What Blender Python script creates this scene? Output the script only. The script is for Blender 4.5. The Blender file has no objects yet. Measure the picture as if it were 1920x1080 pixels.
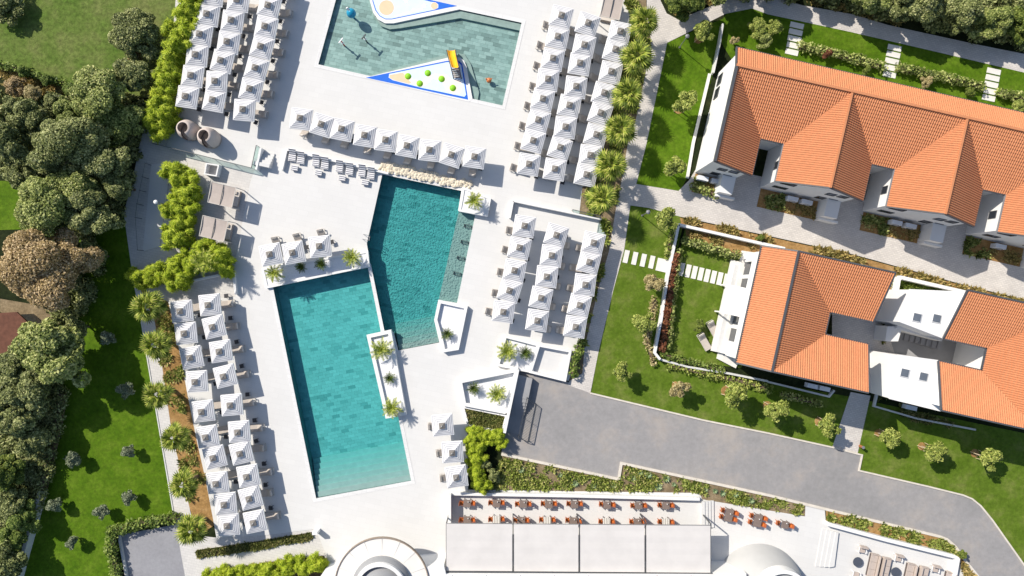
import bpy, bmesh, math, random
import numpy as np
from mathutils import Vector, Matrix
from mathutils.geometry import delaunay_2d_cdt

# ------------------------------------------------------------------ camera, sky, sun, exposure
SC = bpy.context.scene
COL = SC.collection
H, F = 80.0, 1280.0                       # flying height in metres, focal length in photo pixels
cam = bpy.data.cameras.new('camera'); camo = bpy.data.objects.new('camera', cam); COL.objects.link(camo)
camo.location = (0, 0, H); cam.lens = 24; cam.sensor_width = 36; cam.clip_end = 2000; cam.clip_start = 1
SC.camera = camo
SUN_EL = math.radians(40); SUN_AZ = math.atan2(0.632, -0.775)      # direction towards the sun, from +x axis
wd = bpy.data.worlds.new('World'); SC.world = wd; wd.use_nodes = True
nt = wd.node_tree; sky = nt.nodes.new('ShaderNodeTexSky'); sky.sky_type = 'NISHITA'; sky.sun_disc = False
sky.sun_elevation = SUN_EL; sky.sun_rotation = math.pi / 2 - SUN_AZ
nt.links.new(sky.outputs[0], nt.nodes['Background'].inputs[0]); nt.nodes['Background'].inputs[1].default_value = 0.1
sl = bpy.data.lights.new('sun', 'SUN'); sl.energy = 4.35; sl.angle = math.radians(0.53); sl.color = (1, 0.93, 0.82)
so = bpy.data.objects.new('sun', sl); COL.objects.link(so)
sd = Vector((math.cos(SUN_EL) * math.cos(SUN_AZ), math.cos(SUN_EL) * math.sin(SUN_AZ), math.sin(SUN_EL)))
so.rotation_euler = sd.to_track_quat('Z', 'Y').to_euler(); so.location = sd * 150
SC.view_settings.view_transform = 'Standard'; SC.view_settings.look = 'None'
SC.view_settings.exposure = 0.42; SC.view_settings.gamma = 1
SC.cycles.max_bounces = 6; SC.cycles.transparent_max_bounces = 12; SC.cycles.diffuse_bounces = 3
SC.cycles.use_denoising = True

RNG = np.random.default_rng(7); random.seed(7)
def W(px, py, h=0.0):
    s = (H - h) / F
    return Vector(((px - 960) * s, (540 - py) * s, h))
def WP(pts, h=0.0): return [W(x, y, h) for x, y in pts]

# ------------------------------------------------------------------ materials
MAT = {}
def nodes(name):
    m = bpy.data.materials.new(name); m.use_nodes = True
    t = m.node_tree; b = t.nodes['Principled BSDF']; MAT[name] = m
    return m, t, b
def ramp(t, fac, stops):
    r = t.nodes.new('ShaderNodeValToRGB'); el = r.color_ramp.elements
    while len(el) < len(stops): el.new(0.5)
    for e, (p, c) in zip(el, stops): e.position = p; e.color = (*c, 1)
    t.links.new(fac, r.inputs[0]); return r.outputs[0]
def noise(t, scale, detail=4, rough=.6, coord='Object'):
    tc = t.nodes.new('ShaderNodeTexCoord'); n = t.nodes.new('ShaderNodeTexNoise')
    n.inputs['Scale'].default_value = scale; n.inputs['Detail'].default_value = detail; n.inputs['Roughness'].default_value = rough
    t.links.new(tc.outputs[coord], n.inputs['Vector']); return n.outputs['Fac']
def mixc(t, fac, a, b, mode='MIX'):
    m = t.nodes.new('ShaderNodeMix'); m.data_type = 'RGBA'; m.blend_type = mode
    for s, v in ((m.inputs[0], fac), (m.inputs[6], a), (m.inputs[7], b)):
        if isinstance(v, (int, float)): s.default_value = v
        elif isinstance(v, tuple): s.default_value = (*v, 1)
        else: t.links.new(v, s)
    return m.outputs[2]
def bump(t, b, h, strength, dist=.05):
    n = t.nodes.new('ShaderNodeBump'); n.inputs['Strength'].default_value = strength; n.inputs['Distance'].default_value = dist
    t.links.new(h, n.inputs['Height']); t.links.new(n.outputs[0], b.inputs['Normal'])
def plain(name, c, rough=.7, var=.12, scale=1.5, bmp=0., bscale=12, metal=0., spec=.3):
    m, t, b = nodes(name)
    n = noise(t, scale, 6)
    lo = tuple(x * (1 - var) for x in c); hi = tuple(min(1, x * (1 + var)) for x in c)
    t.links.new(ramp(t, n, [(.3, lo), (.7, hi)]), b.inputs['Base Color'])
    b.inputs['Roughness'].default_value = rough; b.inputs['Metallic'].default_value = metal
    b.inputs['Specular IOR Level'].default_value = spec
    if bmp: bump(t, b, noise(t, bscale, 5), bmp)
    return m
def mottled(name, stops, big, small, rough=.9, fine=.35, bmp=.4, bscale=9):
    m, t, b = nodes(name)
    c = ramp(t, noise(t, big, 5, .65), stops)
    f = ramp(t, noise(t, small, 3, .7), [(.3, (1 - fine,) * 3), (.72, (1 + fine * .0 + .0,) * 3)])
    c2 = mixc(t, 1.0, c, f, 'MULTIPLY')
    t.links.new(c2, b.inputs['Base Color']); b.inputs['Roughness'].default_value = rough
    b.inputs['Specular IOR Level'].default_value = .15
    if bmp: bump(t, b, noise(t, bscale, 4), bmp, .06)
    return m
def leaf(name, stops, trans=.25, patch=.35):
    m, t, b = nodes(name)
    g = t.nodes.new('ShaderNodeNewGeometry'); n = noise(t, patch, 3)
    a = t.nodes.new('ShaderNodeMath'); a.operation = 'MULTIPLY_ADD'
    t.links.new(n, a.inputs[0]); a.inputs[1].default_value = 1.1; a.inputs[2].default_value = -.55
    s = t.nodes.new('ShaderNodeMath'); s.operation = 'ADD'; t.links.new(g.outputs['Random Per Island'], s.inputs[0]); t.links.new(a.outputs[0], s.inputs[1])
    c = ramp(t, s.outputs[0], stops); t.links.new(c, b.inputs['Base Color'])
    b.inputs['Roughness'].default_value = .55; b.inputs['Specular IOR Level'].default_value = .25
    tr = t.nodes.new('ShaderNodeBsdfTranslucent'); t.links.new(c, tr.inputs[0])
    mx = t.nodes.new('ShaderNodeMixShader'); mx.inputs[0].default_value = trans
    t.links.new(b.outputs[0], mx.inputs[1]); t.links.new(tr.outputs[0], mx.inputs[2])
    t.links.new(mx.outputs[0], t.nodes['Material Output'].inputs[0]); return m
def bricky(name, c1, c2, mort, w, h, rot, msize=.012, rough=.75, var=.1, vs=.25, bm=.0):
    m, t, b = nodes(name)
    tc = t.nodes.new('ShaderNodeTexCoord'); mp = t.nodes.new('ShaderNodeMapping'); mp.inputs['Rotation'].default_value = (0, 0, rot)
    br = t.nodes.new('ShaderNodeTexBrick'); t.links.new(tc.outputs['Object'], mp.inputs[0]); t.links.new(mp.outputs[0], br.inputs[0])
    br.inputs['Color1'].default_value = (*c1, 1); br.inputs['Color2'].default_value = (*c2, 1); br.inputs['Mortar'].default_value = (*mort, 1)
    br.inputs['Scale'].default_value = 1; br.inputs['Brick Width'].default_value = w; br.inputs['Row Height'].default_value = h
    br.inputs['Mortar Size'].default_value = msize
    f = ramp(t, noise(t, vs, 6, .65), [(.3, (1 - var,) * 3), (.7, (1, 1, 1))])
    t.links.new(mixc(t, 1., br.outputs[0], f, 'MULTIPLY'), b.inputs['Base Color'])
    b.inputs['Roughness'].default_value = rough; b.inputs['Specular IOR Level'].default_value = .25
    if bm: bump(t, b, br.outputs['Fac'], -bm, .01)
    return m

ROT = math.radians(12.5)
bricky('deck', (.655, .65, .64), (.635, .63, .62), (.57, .565, .56), 1.2, .6, ROT, .008, .7, .06, .12)
bricky('coping', (.72, .715, .71), (.69, .685, .68), (.55, .55, .55), 1.0, .5, ROT, .012)
bricky('paver', (.66, .62, .58), (.58, .545, .515), (.48, .455, .43), .42, .21, ROT, .02, .85, .16, .5)
bricky('ramp_paver', (.64, .62, .595), (.58, .56, .54), (.49, .48, .46), .6, .3, ROT, .015, .85, .1, .4)
mottled('asphalt', [(.3, (.27, .265, .265)), (.5, (.315, .305, .305)), (.7, (.36, .34, .325))], .11, 1.6, .85, .16, .15)
def road_stains():
    t = MAT['asphalt'].node_tree; b = t.nodes['Principled BSDF']; old = b.inputs['Base Color'].links[0].from_socket
    st = ramp(t, noise(t, .22, 6, .7), [(.5, (0, 0, 0)), (.75, (.4, .4, .4))]); w_ = mixc(t, st, old, (.43, .36, .30))
    dk = ramp(t, noise(t, .7, 8, .75), [(.25, (.9, .9, .9)), (.45, (1, 1, 1))]); t.links.new(mixc(t, 1., w_, dk, 'MULTIPLY'), b.inputs['Base Color'])
road_stains()
mottled('asphalt_grey', [(.3, (.27, .27, .29)), (.7, (.33, .33, .35))], .3, 2.5, .85, .15, .15)
mottled('lawn', [(.28, (.065, .145, .003)), (.5, (.10, .19, .007)), (.72, (.15, .24, .018))], .5, 2.4, .9, .45, .6)
mottled('lawn_right', [(.28, (.08, .145, .008)), (.5, (.12, .19, .018)), (.72, (.20, .235, .055))], .5, 2.4, .9, .4, .6)
mottled('meadow', [(.25, (.08, .17, .016)), (.48, (.15, .215, .045)), (.7, (.24, .255, .09))], .2, 2.2, .95, .55, .7)
mottled('wood_floor_shaded', [(.3, (.010, .017, .005)), (.5, (.022, .032, .010)), (.75, (.045, .05, .018))], .4, 2, .95, .5, .6)  # dark shade between the trees is put into these near-black green tones
mottled('soil', [(.3, (.06, .045, .028)), (.7, (.13, .095, .06))], .5, 3, .95, .5, .6)
mottled('red_soil', [(.3, (.26, .15, .05)), (.55, (.43, .255, .10)), (.75, (.52, .36, .18))], .8, 4, .95, .4, .6)
mottled('dry_soil', [(.3, (.16, .12, .07)), (.55, (.3, .23, .14)), (.75, (.42, .34, .23))], .6, 4, .95, .4, .6)
plain('gravel_white', (.76, .76, .78), .9, .08, 6, .5, 20)
plain('white_wall', (.74, .735, .725), .8, .035, .4)
plain('grey_wall', (.55, .55, .55), .8, .06, .4)
plain('fascia', (.075, .08, .09), .5, .1)
plain('glass_dark', (.03, .035, .045), .08, .1, spec=.6)
plain('skylight', (.12, .14, .17), .1, .1, spec=.6)
plain('rail_metal', (.09, .095, .1), .4, .1, metal=.3)
plain('post_grey', (.32, .32, .33), .45, .05, metal=.4)
plain('kerb', (.62, .57, .5), .85, .1, 2)
plain('slab', (.70, .68, .64), .85, .07, 1.2)
plain('concrete_light', (.6, .6, .58), .85, .1, .6)
plain('wicker', (.42, .35, .3), .8, .12, 14, .4, 40)
plain('cushion', (.47, .42, .375), .9, .08, 3)
plain('cushion_light', (.6, .55, .5), .9, .06, 3)
plain('frame_beige', (.5, .47, .43), .6, .08)
plain('frame_white', (.78, .77, .76), .5, .04)
plain('cabana_fabric', (.44, .38, .34), .85, .06, 2)
plain('hood_fabric', (.56, .48, .43), .85, .06, 2)
plain('awning', (.60, .575, .555), .85, .05, .5)
plain('towel', (.76, .75, .73), .95, .04, 5)
plain('dark_table', (.045, .045, .05), .5, .1)
plain('vent_grey', (.2, .185, .17), .8, .15, 6)
plain('table_brown', (.2, .155, .135), .5, .12, 5)
plain('chair_orange', (.62, .17, .035), .6, .15, 5)
plain('chair_rust', (.36, .1, .035), .6, .15, 5)
plain('lounge_taupe', (.46, .39, .345), .85, .08, 4)
plain('lounge_dark', (.1, .08, .075), .7, .1)
plain('round_top', (.075, .085, .11), .35, .1)
plain('bark', (.14, .1, .07), .95, .3, 5, .6, 14)
plain('bark_pale', (.34, .27, .2), .95, .25, 5, .5, 14)
plain('stake', (.62, .5, .34), .85, .12)
plain('toy_blue', (.02, .28, .46), .3, .1)
plain('toy_red', (.5, .03, .03), .35, .1)
plain('toy_white', (.8, .8, .8), .35, .05)
plain('toy_orange', (.6, .2, .07), .4, .15)
plain('slide_yellow', (.85, .42, .012), .3, .05)
plain('slide_dark', (.06, .05, .05), .5, .1)
plain('pad_blue', (.008, .13, .62), .55, .06)
plain('pad_navy', (.03, .04, .3), .55, .06)
plain('pad_sky', (.62, .74, .88), .7, .04)
plain('pad_peach', (.82, .55, .36), .7, .05)
plain('pad_cream', (.86, .74, .66), .7, .04)
plain('pad_star', (.86, .82, .66), .7, .04)
plain('pad_green', (.24, .55, .02), .6, .08)
plain('pebble', (.66, .585, .46), .9, .3, 2.5)
plain('boulder', (.3, .28, .25), .95, .2, 3, .4)
plain('rust', (.33, .13, .05), .8, .2, 6)
plain('shed_roof_shaded', (.13, .055, .035), .9, .25, 2)  # rust red dimmed: the shade over the shed is painted into its colour
plain('ac_white', (.68, .70, .74), .5, .04)
plain('grey_roof', (.27, .275, .285), .7, .05, .6)
plain('dome_pale', (.44, .44, .435), .7, .04, .6)
plain('beige_roof', (.73, .70, .66), .85, .05, .5)
plain('wood_deck', (.3, .24, .19), .8, .15, 4)
plain('stair_grey', (.3, .3, .31), .85, .08, 1)
plain('lamp_head', (.2, .2, .22), .4, .1)

def tile_mat(name, kind, stops):
    m, t, b = nodes(name)
    if kind == 'obj':
        o = t.nodes.new('ShaderNodeObjectInfo'); f = o.outputs['Random']
    else:
        o = t.nodes.new('ShaderNodeNewGeometry'); f = o.outputs['Random Per Island']
    c = ramp(t, f, stops)
    v = ramp(t, noise(t, 3, 5, .65, 'Object'), [(.3, (.84,) * 3), (.7, (1.,) * 3)])
    t.links.new(mixc(t, 1., c, v, 'MULTIPLY'), b.inputs['Base Color']); b.inputs['Roughness'].default_value = .6
deep = [(0, (.16, .25, .245)), (.06, (.20, .295, .29)), (.13, (.265, .345, .335)), (.55, (.30, .38, .37)), (1, (.345, .42, .41))]
kid = [(0, (.13, .195, .18)), (.1, (.19, .275, .255)), (.5, (.25, .355, .33)), (1, (.32, .43, .40))]
for n_, s_ in (('tile_deep', deep), ('tile_kid', kid)):
    tile_mat(n_ + '_obj', 'obj', s_); tile_mat(n_ + '_isl', 'isl', s_)
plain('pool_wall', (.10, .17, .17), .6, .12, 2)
plain('kid_ledge', (.25, .335, .305), .6, .12, 2)
plain('pool_step', (.29, .37, .35), .6, .08, 1.5)
plain('grout', (.27, .4, .385), .8, .1)

def stripe_mat():
    m, t, b = nodes('parasol_fabric')
    tc = t.nodes.new('ShaderNodeTexCoord'); sp = t.nodes.new('ShaderNodeSeparateXYZ'); t.links.new(tc.outputs['Object'], sp.inputs[0])
    ab = []
    for i in (0, 1):
        a = t.nodes.new('ShaderNodeMath'); a.operation = 'ABSOLUTE'; t.links.new(sp.outputs[i], a.inputs[0]); ab.append(a)
    mx = t.nodes.new('ShaderNodeMath'); mx.operation = 'MAXIMUM'; t.links.new(ab[0].outputs[0], mx.inputs[0]); t.links.new(ab[1].outputs[0], mx.inputs[1])
    mu = t.nodes.new('ShaderNodeMath'); mu.operation = 'MULTIPLY'; mu.inputs[1].default_value = 5.4; t.links.new(mx.outputs[0], mu.inputs[0])
    fr = t.nodes.new('ShaderNodeMath'); fr.operation = 'FRACT'; t.links.new(mu.outputs[0], fr.inputs[0])
    c = ramp(t, fr.outputs[0], [(.0, (.76, .76, .765)), (.60, (.76, .76, .765)), (.66, (.27, .27, .32)), (.94, (.27, .27, .32)), (1., (.76, .76, .765))])
    dirt = ramp(t, noise(t, 1.3, 4), [(.3, (.94, .94, .95)), (.6, (1, 1, 1))])
    t.links.new(mixc(t, 1., c, dirt, 'MULTIPLY'), b.inputs['Base Color']); b.inputs['Roughness'].default_value = .85
    tr = t.nodes.new('ShaderNodeBsdfTranslucent'); tr.inputs[0].default_value = (.7, .7, .7, 1)
    ms = t.nodes.new('ShaderNodeMixShader'); ms.inputs[0].default_value = .1
    t.links.new(b.outputs[0], ms.inputs[1]); t.links.new(tr.outputs[0], ms.inputs[2]); t.links.new(ms.outputs[0], t.nodes['Material Output'].inputs[0])
stripe_mat()
def striped(name, axis, freq, c1, c2):
    m, t, b = nodes(name)
    tc = t.nodes.new('ShaderNodeTexCoord'); sp = t.nodes.new('ShaderNodeSeparateXYZ'); t.links.new(tc.outputs['Object'], sp.inputs[0])
    mu = t.nodes.new('ShaderNodeMath'); mu.operation = 'MULTIPLY'; mu.inputs[1].default_value = freq; t.links.new(sp.outputs[axis], mu.inputs[0])
    fr = t.nodes.new('ShaderNodeMath'); fr.operation = 'FRACT'; t.links.new(mu.outputs[0], fr.inputs[0])
    t.links.new(ramp(t, fr.outputs[0], [(.0, c1), (.48, c1), (.52, c2), (1., c2)]), b.inputs['Base Color']); b.inputs['Roughness'].default_value = .8
striped('stripe_cushion', 1, 4.5, (.76, .76, .76), (.16, .16, .2))
striped('pattern_top', 0, 5.0, (.74, .72, .68), (.3, .28, .25))

def water_mat(name, dens, absorb, bscale, bst, ior=0):
    m = bpy.data.materials.new(name); m.use_nodes = True; MAT[name] = m; t = m.node_tree
    t.nodes.remove(t.nodes['Principled BSDF']); out = t.nodes['Material Output']
    tr = t.nodes.new('ShaderNodeBsdfTransparent'); gl = t.nodes.new('ShaderNodeBsdfGlossy'); gl.inputs['Roughness'].default_value = .04
    if ior:
        fr = t.nodes.new('ShaderNodeFresnel'); fr.inputs[0].default_value = ior; fac = fr.outputs[0]
    else:
        fr = t.nodes.new('ShaderNodeLayerWeight'); pw5 = t.nodes.new('ShaderNodeMath'); pw5.operation = 'POWER'; pw5.inputs[1].default_value = 5
        t.links.new(fr.outputs['Facing'], pw5.inputs[0]); ad = t.nodes.new('ShaderNodeMath'); ad.operation = 'MULTIPLY_ADD'; ad.inputs[1].default_value = .9; ad.inputs[2].default_value = .02
        t.links.new(pw5.outputs[0], ad.inputs[0]); fac = ad.outputs[0]
    n = noise(t, bscale, 3, .5); bp = t.nodes.new('ShaderNodeBump'); bp.inputs['Strength'].default_value = bst; bp.inputs['Distance'].default_value = .1
    t.links.new(n, bp.inputs['Height']); t.links.new(bp.outputs[0], gl.inputs['Normal']); t.links.new(bp.outputs[0], fr.inputs['Normal'])
    mx = t.nodes.new('ShaderNodeMixShader'); t.links.new(fac, mx.inputs[0]); t.links.new(tr.outputs[0], mx.inputs[1]); t.links.new(gl.outputs[0], mx.inputs[2])
    t.links.new(mx.outputs[0], out.inputs['Surface'])
    va = t.nodes.new('ShaderNodeVolumeAbsorption'); va.inputs['Color'].default_value = (*absorb, 1); va.inputs['Density'].default_value = dens
    t.links.new(va.outputs[0], out.inputs['Volume'])
water_mat('water_deep', .40, (.0, .97, .985), 2.2, .06)
water_mat('water_ripple', .44, (.0, .96, .985), 4.5, .35, 1.25)
water_mat('water_kid', .2, (.2, .97, .97), 2.2, .05)
def glass_mat():
    m = bpy.data.materials.new('glass_rail'); m.use_nodes = True; MAT['glass_rail'] = m; t = m.node_tree
    t.nodes.remove(t.nodes['Principled BSDF']); tr = t.nodes.new('ShaderNodeBsdfTransparent'); tr.inputs[0].default_value = (.78, .88, .87, 1)
    gl = t.nodes.new('ShaderNodeBsdfGlossy'); gl.inputs['Roughness'].default_value = .03; mx = t.nodes.new('ShaderNodeMixShader'); mx.inputs[0].default_value = .12
    t.links.new(tr.outputs[0], mx.inputs[1]); t.links.new(gl.outputs[0], mx.inputs[2]); t.links.new(mx.outputs[0], t.nodes['Material Output'].inputs[0])
glass_mat()
def roof_mat():
    m, t, b = nodes('roof_tile')
    g = t.nodes.new('ShaderNodeNewGeometry')
    c = ramp(t, noise(t, 5.5, 2, .8), [(.3, (.49, .19, .082)), (.5, (.555, .222, .098)), (.72, (.60, .255, .118))])
    d = ramp(t, noise(t, .35, 5), [(.3, (.93, .92, .92)), (.7, (1, 1, 1))])
    t.links.new(mixc(t, 1., c, d, 'MULTIPLY'), b.inputs['Base Color']); b.inputs['Roughness'].default_value = .75
roof_mat()
leaf('leaf_dark', [(0, (.05, .068, .018)), (.45, (.18, .21, .065)), (.8, (.37, .40, .15)), (1, (.54, .54, .25))]) #[(.0, (0.038, 0.064, 0.019)), (.5, (0.095, 0.135, 0.041)), (.85, (0.189, 0.234, 0.081)), (1, (0.284, 0.326, 0.135))])
leaf('leaf_mid', [(0, (.06, .09, .015)), (.45, (.22, .27, .065)), (.8, (.44, .48, .15)), (1, (.60, .60, .25))]) #[(.0, (0.049, 0.091, 0.017)), (.5, (0.119, 0.189, 0.042)), (.85, (0.224, 0.302, 0.077)), (1, (0.336, 0.408, 0.126))])
leaf('leaf_bright', [(0, (.05, .085, .012)), (.5, (.13, .18, .03)), (1, (.30, .34, .07))])
leaf('leaf_brown', [(0, (.16, .115, .045)), (.35, (.37, .27, .11)), (.7, (.55, .40, .22)), (1, (.66, .52, .30))])
leaf('leaf_olive', [(0, (.09, .13, .02)), (.5, (.27, .33, .065)), (1, (.52, .54, .15))], .2, .8)
leaf('leaf_silver', [(0, (.12, .15, .09)), (.5, (.22, .26, .15)), (1, (.38, .41, .27))], .2, .8)
leaf('leaf_dry', [(.0, (0.192, 0.168, 0.060)), (.5, (0.396, 0.324, 0.144)), (1, (0.600, 0.504, 0.276))], .2, .8)
leaf('leaf_bamboo', [(0, (.13, .21, .008)), (.4, (.38, .49, .02)), (1, (.66, .72, .08))], .35, .7)
leaf('leaf_palm', [(0, (.07, .11, .012)), (.45, (.24, .32, .035)), (.8, (.45, .50, .085)), (1, (.6, .58, .16))], .3, .9) #[(.0, (0.090, 0.173, 0.018)), (.5, (0.285, 0.431, 0.045)), (1, (0.600, 0.724, 0.135))], .25, .9)
leaf('leaf_cycad', [(.0, (0.027, 0.058, 0.012)), (.5, (0.090, 0.140, 0.024)), (1, (0.225, 0.281, 0.053))], .15, .9)
leaf('leaf_hedge', [(.0, (0.061, 0.104, 0.016)), (.5, (0.162, 0.230, 0.041)), (1, (0.338, 0.401, 0.101))], .25, .9)
leaf('leaf_red', [(.0, (.09, .035, .02)), (.5, (.2, .07, .035)), (1, (.32, .14, .06))], .25, .9)
leaf('cover', [(0, (.06, .08, .018)), (.4, (.14, .17, .04)), (.75, (.27, .27, .085)), (1, (.40, .33, .14))], .25, .5)
leaf('cover_dry', [(.0, (0.144, 0.132, 0.036)), (.4, (0.324, 0.264, 0.084)), (.75, (0.504, 0.396, 0.144)), (1, (0.624, 0.456, 0.204))], .25, .5)
leaf('agave', [(.0, (0.120, 0.192, 0.120)), (.5, (0.264, 0.360, 0.192)), (1, (0.456, 0.552, 0.312))], .15, .9)

# ------------------------------------------------------------------ object helpers
def link(o, parent=None):
    COL.objects.link(o)
    if parent is not None: o.parent = parent
    return o
def meshobj(name, verts, faces, mat, parent=None, smooth=False, kind=None):
    me = bpy.data.meshes.new(name); me.from_pydata([tuple(v) for v in verts], [], faces); me.update()
    me.materials.append(MAT[mat])
    if smooth: me.polygons.foreach_set('use_smooth', [True] * len(me.polygons))
    o = link(bpy.data.objects.new(name, me), parent)
    if kind: o['kind'] = kind
    return o
def tag(o, label, cat, group=None):
    o['label'] = label; o['category'] = cat
    if group: o['group'] = group
    return o
def thing(name, label, cat, loc=(0, 0, 0), rz=0., group=None):
    o = link(bpy.data.objects.new(name, None)); o.empty_display_size = .3
    o.location = loc; o.rotation_euler = (0, 0, rz); tag(o, label, cat, group); return o
def dup(root, loc, rz, label, scale=1.):
    r = root.copy(); COL.objects.link(r); r.location = loc; r.rotation_euler = (0, 0, rz); r['label'] = label
    if scale != 1.: r.scale = (scale,) * 3
    for ch in root.children:
        c = ch.copy(); COL.objects.link(c); c.parent = r
        for g in ch.children:
            d = g.copy(); COL.objects.link(d); d.parent = c
    return r
class MB:
    def __init__(s): s.v = []; s.f = []
    def add(s, v, f):
        k = len(s.v); s.v += [tuple(p) for p in v]; s.f += [tuple(i + k for i in q) for q in f]; return s
    def box(s, c, d, rz=0., rx=0., ry=0.):
        M_ = Matrix.Translation(c) @ Matrix.Rotation(rz, 4, 'Z') @ Matrix.Rotation(ry, 4, 'Y') @ Matrix.Rotation(rx, 4, 'X')
        v = [M_ @ Vector((x * d[0] / 2, y * d[1] / 2, z * d[2] / 2)) for x in (-1, 1) for y in (-1, 1) for z in (-1, 1)]
        return s.add(v, [(0, 1, 3, 2), (4, 6, 7, 5), (0, 4, 5, 1), (2, 3, 7, 6), (0, 2, 6, 4), (1, 5, 7, 3)])
    def tube(s, a, b, r0, r1=None, n=8):
        r1 = r0 if r1 is None else r1; a = Vector(a); b = Vector(b); d = (b - a).normalized()
        x = d.orthogonal().normalized(); y = d.cross(x)
        v = [a + (x * math.cos(k * 2 * math.pi / n) + y * math.sin(k * 2 * math.pi / n)) * r0 for k in range(n)]
        v += [b + (x * math.cos(k * 2 * math.pi / n) + y * math.sin(k * 2 * math.pi / n)) * r1 for k in range(n)]
        f = [(k, (k + 1) % n, n + (k + 1) % n, n + k) for k in range(n)] + [tuple(range(n - 1, -1, -1)), tuple(range(n, 2 * n))]
        return s.add(v, f)
    def lathe(s, prof, c=(0, 0, 0), n=24, a0=0., a1=2 * math.pi):
        full = abs(a1 - a0 - 2 * math.pi) < 1e-6; m = n if full else n + 1
        v = []
        for k in range(m):
            a = a0 + (a1 - a0) * k / n
            v += [(c[0] + r * math.cos(a), c[1] + r * math.sin(a), c[2] + z) for r, z in prof]
        L = len(prof); f = []
        for k in range(n):
            k2 = (k + 1) % m
            for j in range(L - 1): f.append((k * L + j, k2 * L + j, k2 * L + j + 1, k * L + j + 1))
        return s.add(v, f)
    def prism(s, pts, z0, z1):
        n = len(pts)
        if sum(pts[i][0] * pts[(i + 1) % n][1] - pts[(i + 1) % n][0] * pts[i][1] for i in range(n)) < 0: pts = pts[::-1]
        v = [(p[0], p[1], z0) for p in pts] + [(p[0], p[1], z1) for p in pts]
        f = [(k, (k + 1) % n, n + (k + 1) % n, n + k) for k in range(n)] + [tuple(range(n - 1, -1, -1)), tuple(range(n, 2 * n))]
        return s.add(v, f)
    def build(s, name, mat, parent=None, smooth=False, kind=None): return meshobj(name, s.v, s.f, mat, parent, smooth, kind)

def sheet(name, pts, z, mat, holes=(), px=True, parent=None, kind='structure'):
    conv = (lambda p: [W(x, y)[:2] for x, y in p]) if px else (lambda p: [tuple(q[:2]) for q in p])
    vs, es, fs = [], [], []
    for ring in [conv(pts)] + [conv(h) for h in holes]:
        k = len(vs); vs += [Vector(p) for p in ring]; fs.append(list(range(k, len(vs))))
    es = [(f[i], f[(i + 1) % len(f)]) for f in fs for i in range(len(f))]
    if not holes:
        ring = [(v.x, v.y, z) for v in vs]
        if sum(ring[i][0] * ring[(i + 1) % len(ring)][1] - ring[(i + 1) % len(ring)][0] * ring[i][1] for i in range(len(ring))) < 0: ring = ring[::-1]
        return meshobj(name, ring, [tuple(range(len(ring)))], mat, parent, kind=kind)
    def area(r): return sum(vs[r[i]].x * vs[r[(i + 1) % len(r)]].y - vs[r[(i + 1) % len(r)]].x * vs[r[i]].y for i in range(len(r)))
    r = delaunay_2d_cdt(vs, es, [], 0, 1e-5)
    ov, of = r[0], r[2]
    def inside(p, ring):
        c = False; n = len(ring)
        for i in range(n):
            a, b = vs[ring[i]], vs[ring[(i + 1) % n]]
            if (a.y > p.y) != (b.y > p.y) and p.x < (b.x - a.x) * (p.y - a.y) / (b.y - a.y) + a.x: c = not c
        return c
    keep = []
    for f in of:
        c = sum((ov[i] for i in f), Vector((0, 0))) / len(f)
        if inside(c, fs[0]) and not any(inside(c, h) for h in fs[1:]): keep.append(tuple(f))
    o = meshobj(name, [(v.x, v.y, z) for v in ov], keep, mat, parent, kind=kind)
    bm = bmesh.new(); bm.from_mesh(o.data); bmesh.ops.recalc_face_normals(bm, faces=bm.faces)
    for f in bm.faces:
        if f.normal.z < 0: f.normal_flip()
    bm.to_mesh(o.data); bm.free(); return o
def pip(x, y, ring):
    c = False; n = len(ring)
    for i in range(n):
        a, b = ring[i], ring[(i + 1) % n]
        if (a[1] > y) != (b[1] > y) and x < (b[0] - a[0]) * (y - a[1]) / (b[1] - a[1]) + a[0]: c = not c
    return c
def offset(pts, d):
    n = len(pts); P_ = [Vector(p[:2]) for p in pts]
    ar = sum(P_[i].x * P_[(i + 1) % n].y - P_[(i + 1) % n].x * P_[i].y for i in range(n)); sg = 1 if ar > 0 else -1
    out = []
    for i in range(n):
        a, b, c = P_[i - 1], P_[i], P_[(i + 1) % n]
        e1 = (b - a).normalized(); e2 = (c - b).normalized()
        n1 = Vector((e1.y, -e1.x)) * sg; n2 = Vector((e2.y, -e2.x)) * sg
        m = (n1 + n2); m = m / max(m.length_squared / 2, .35)
        out.append(b + m * d)
    return out
def strips(pts, w):
    P_ = [Vector((p[0], p[1])) for p in pts]; n = len(P_); L, R = [], []
    for i in range(n):
        e1 = (P_[i] - P_[i - 1]).normalized() if i else None; e2 = (P_[i + 1] - P_[i]).normalized() if i + 1 < n else None
        e1 = e1 or e2; e2 = e2 or e1; n1 = Vector((-e1.y, e1.x)); n2 = Vector((-e2.y, e2.x)); m = n1 + n2; m = m / max(m.length_squared / 2, .5)
        L.append(P_[i] + m * w / 2); R.append(P_[i] - m * w / 2)
    return [[tuple(L[i]), tuple(L[i + 1]), tuple(R[i + 1]), tuple(R[i])] for i in range(n - 1)]
ORD = ['first', 'second', 'third', 'fourth', 'fifth', 'sixth', 'seventh', 'eighth', 'ninth', 'tenth', 'eleventh', 'twelfth', 'thirteenth', 'fourteenth', 'fifteenth', 'sixteenth']

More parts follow.
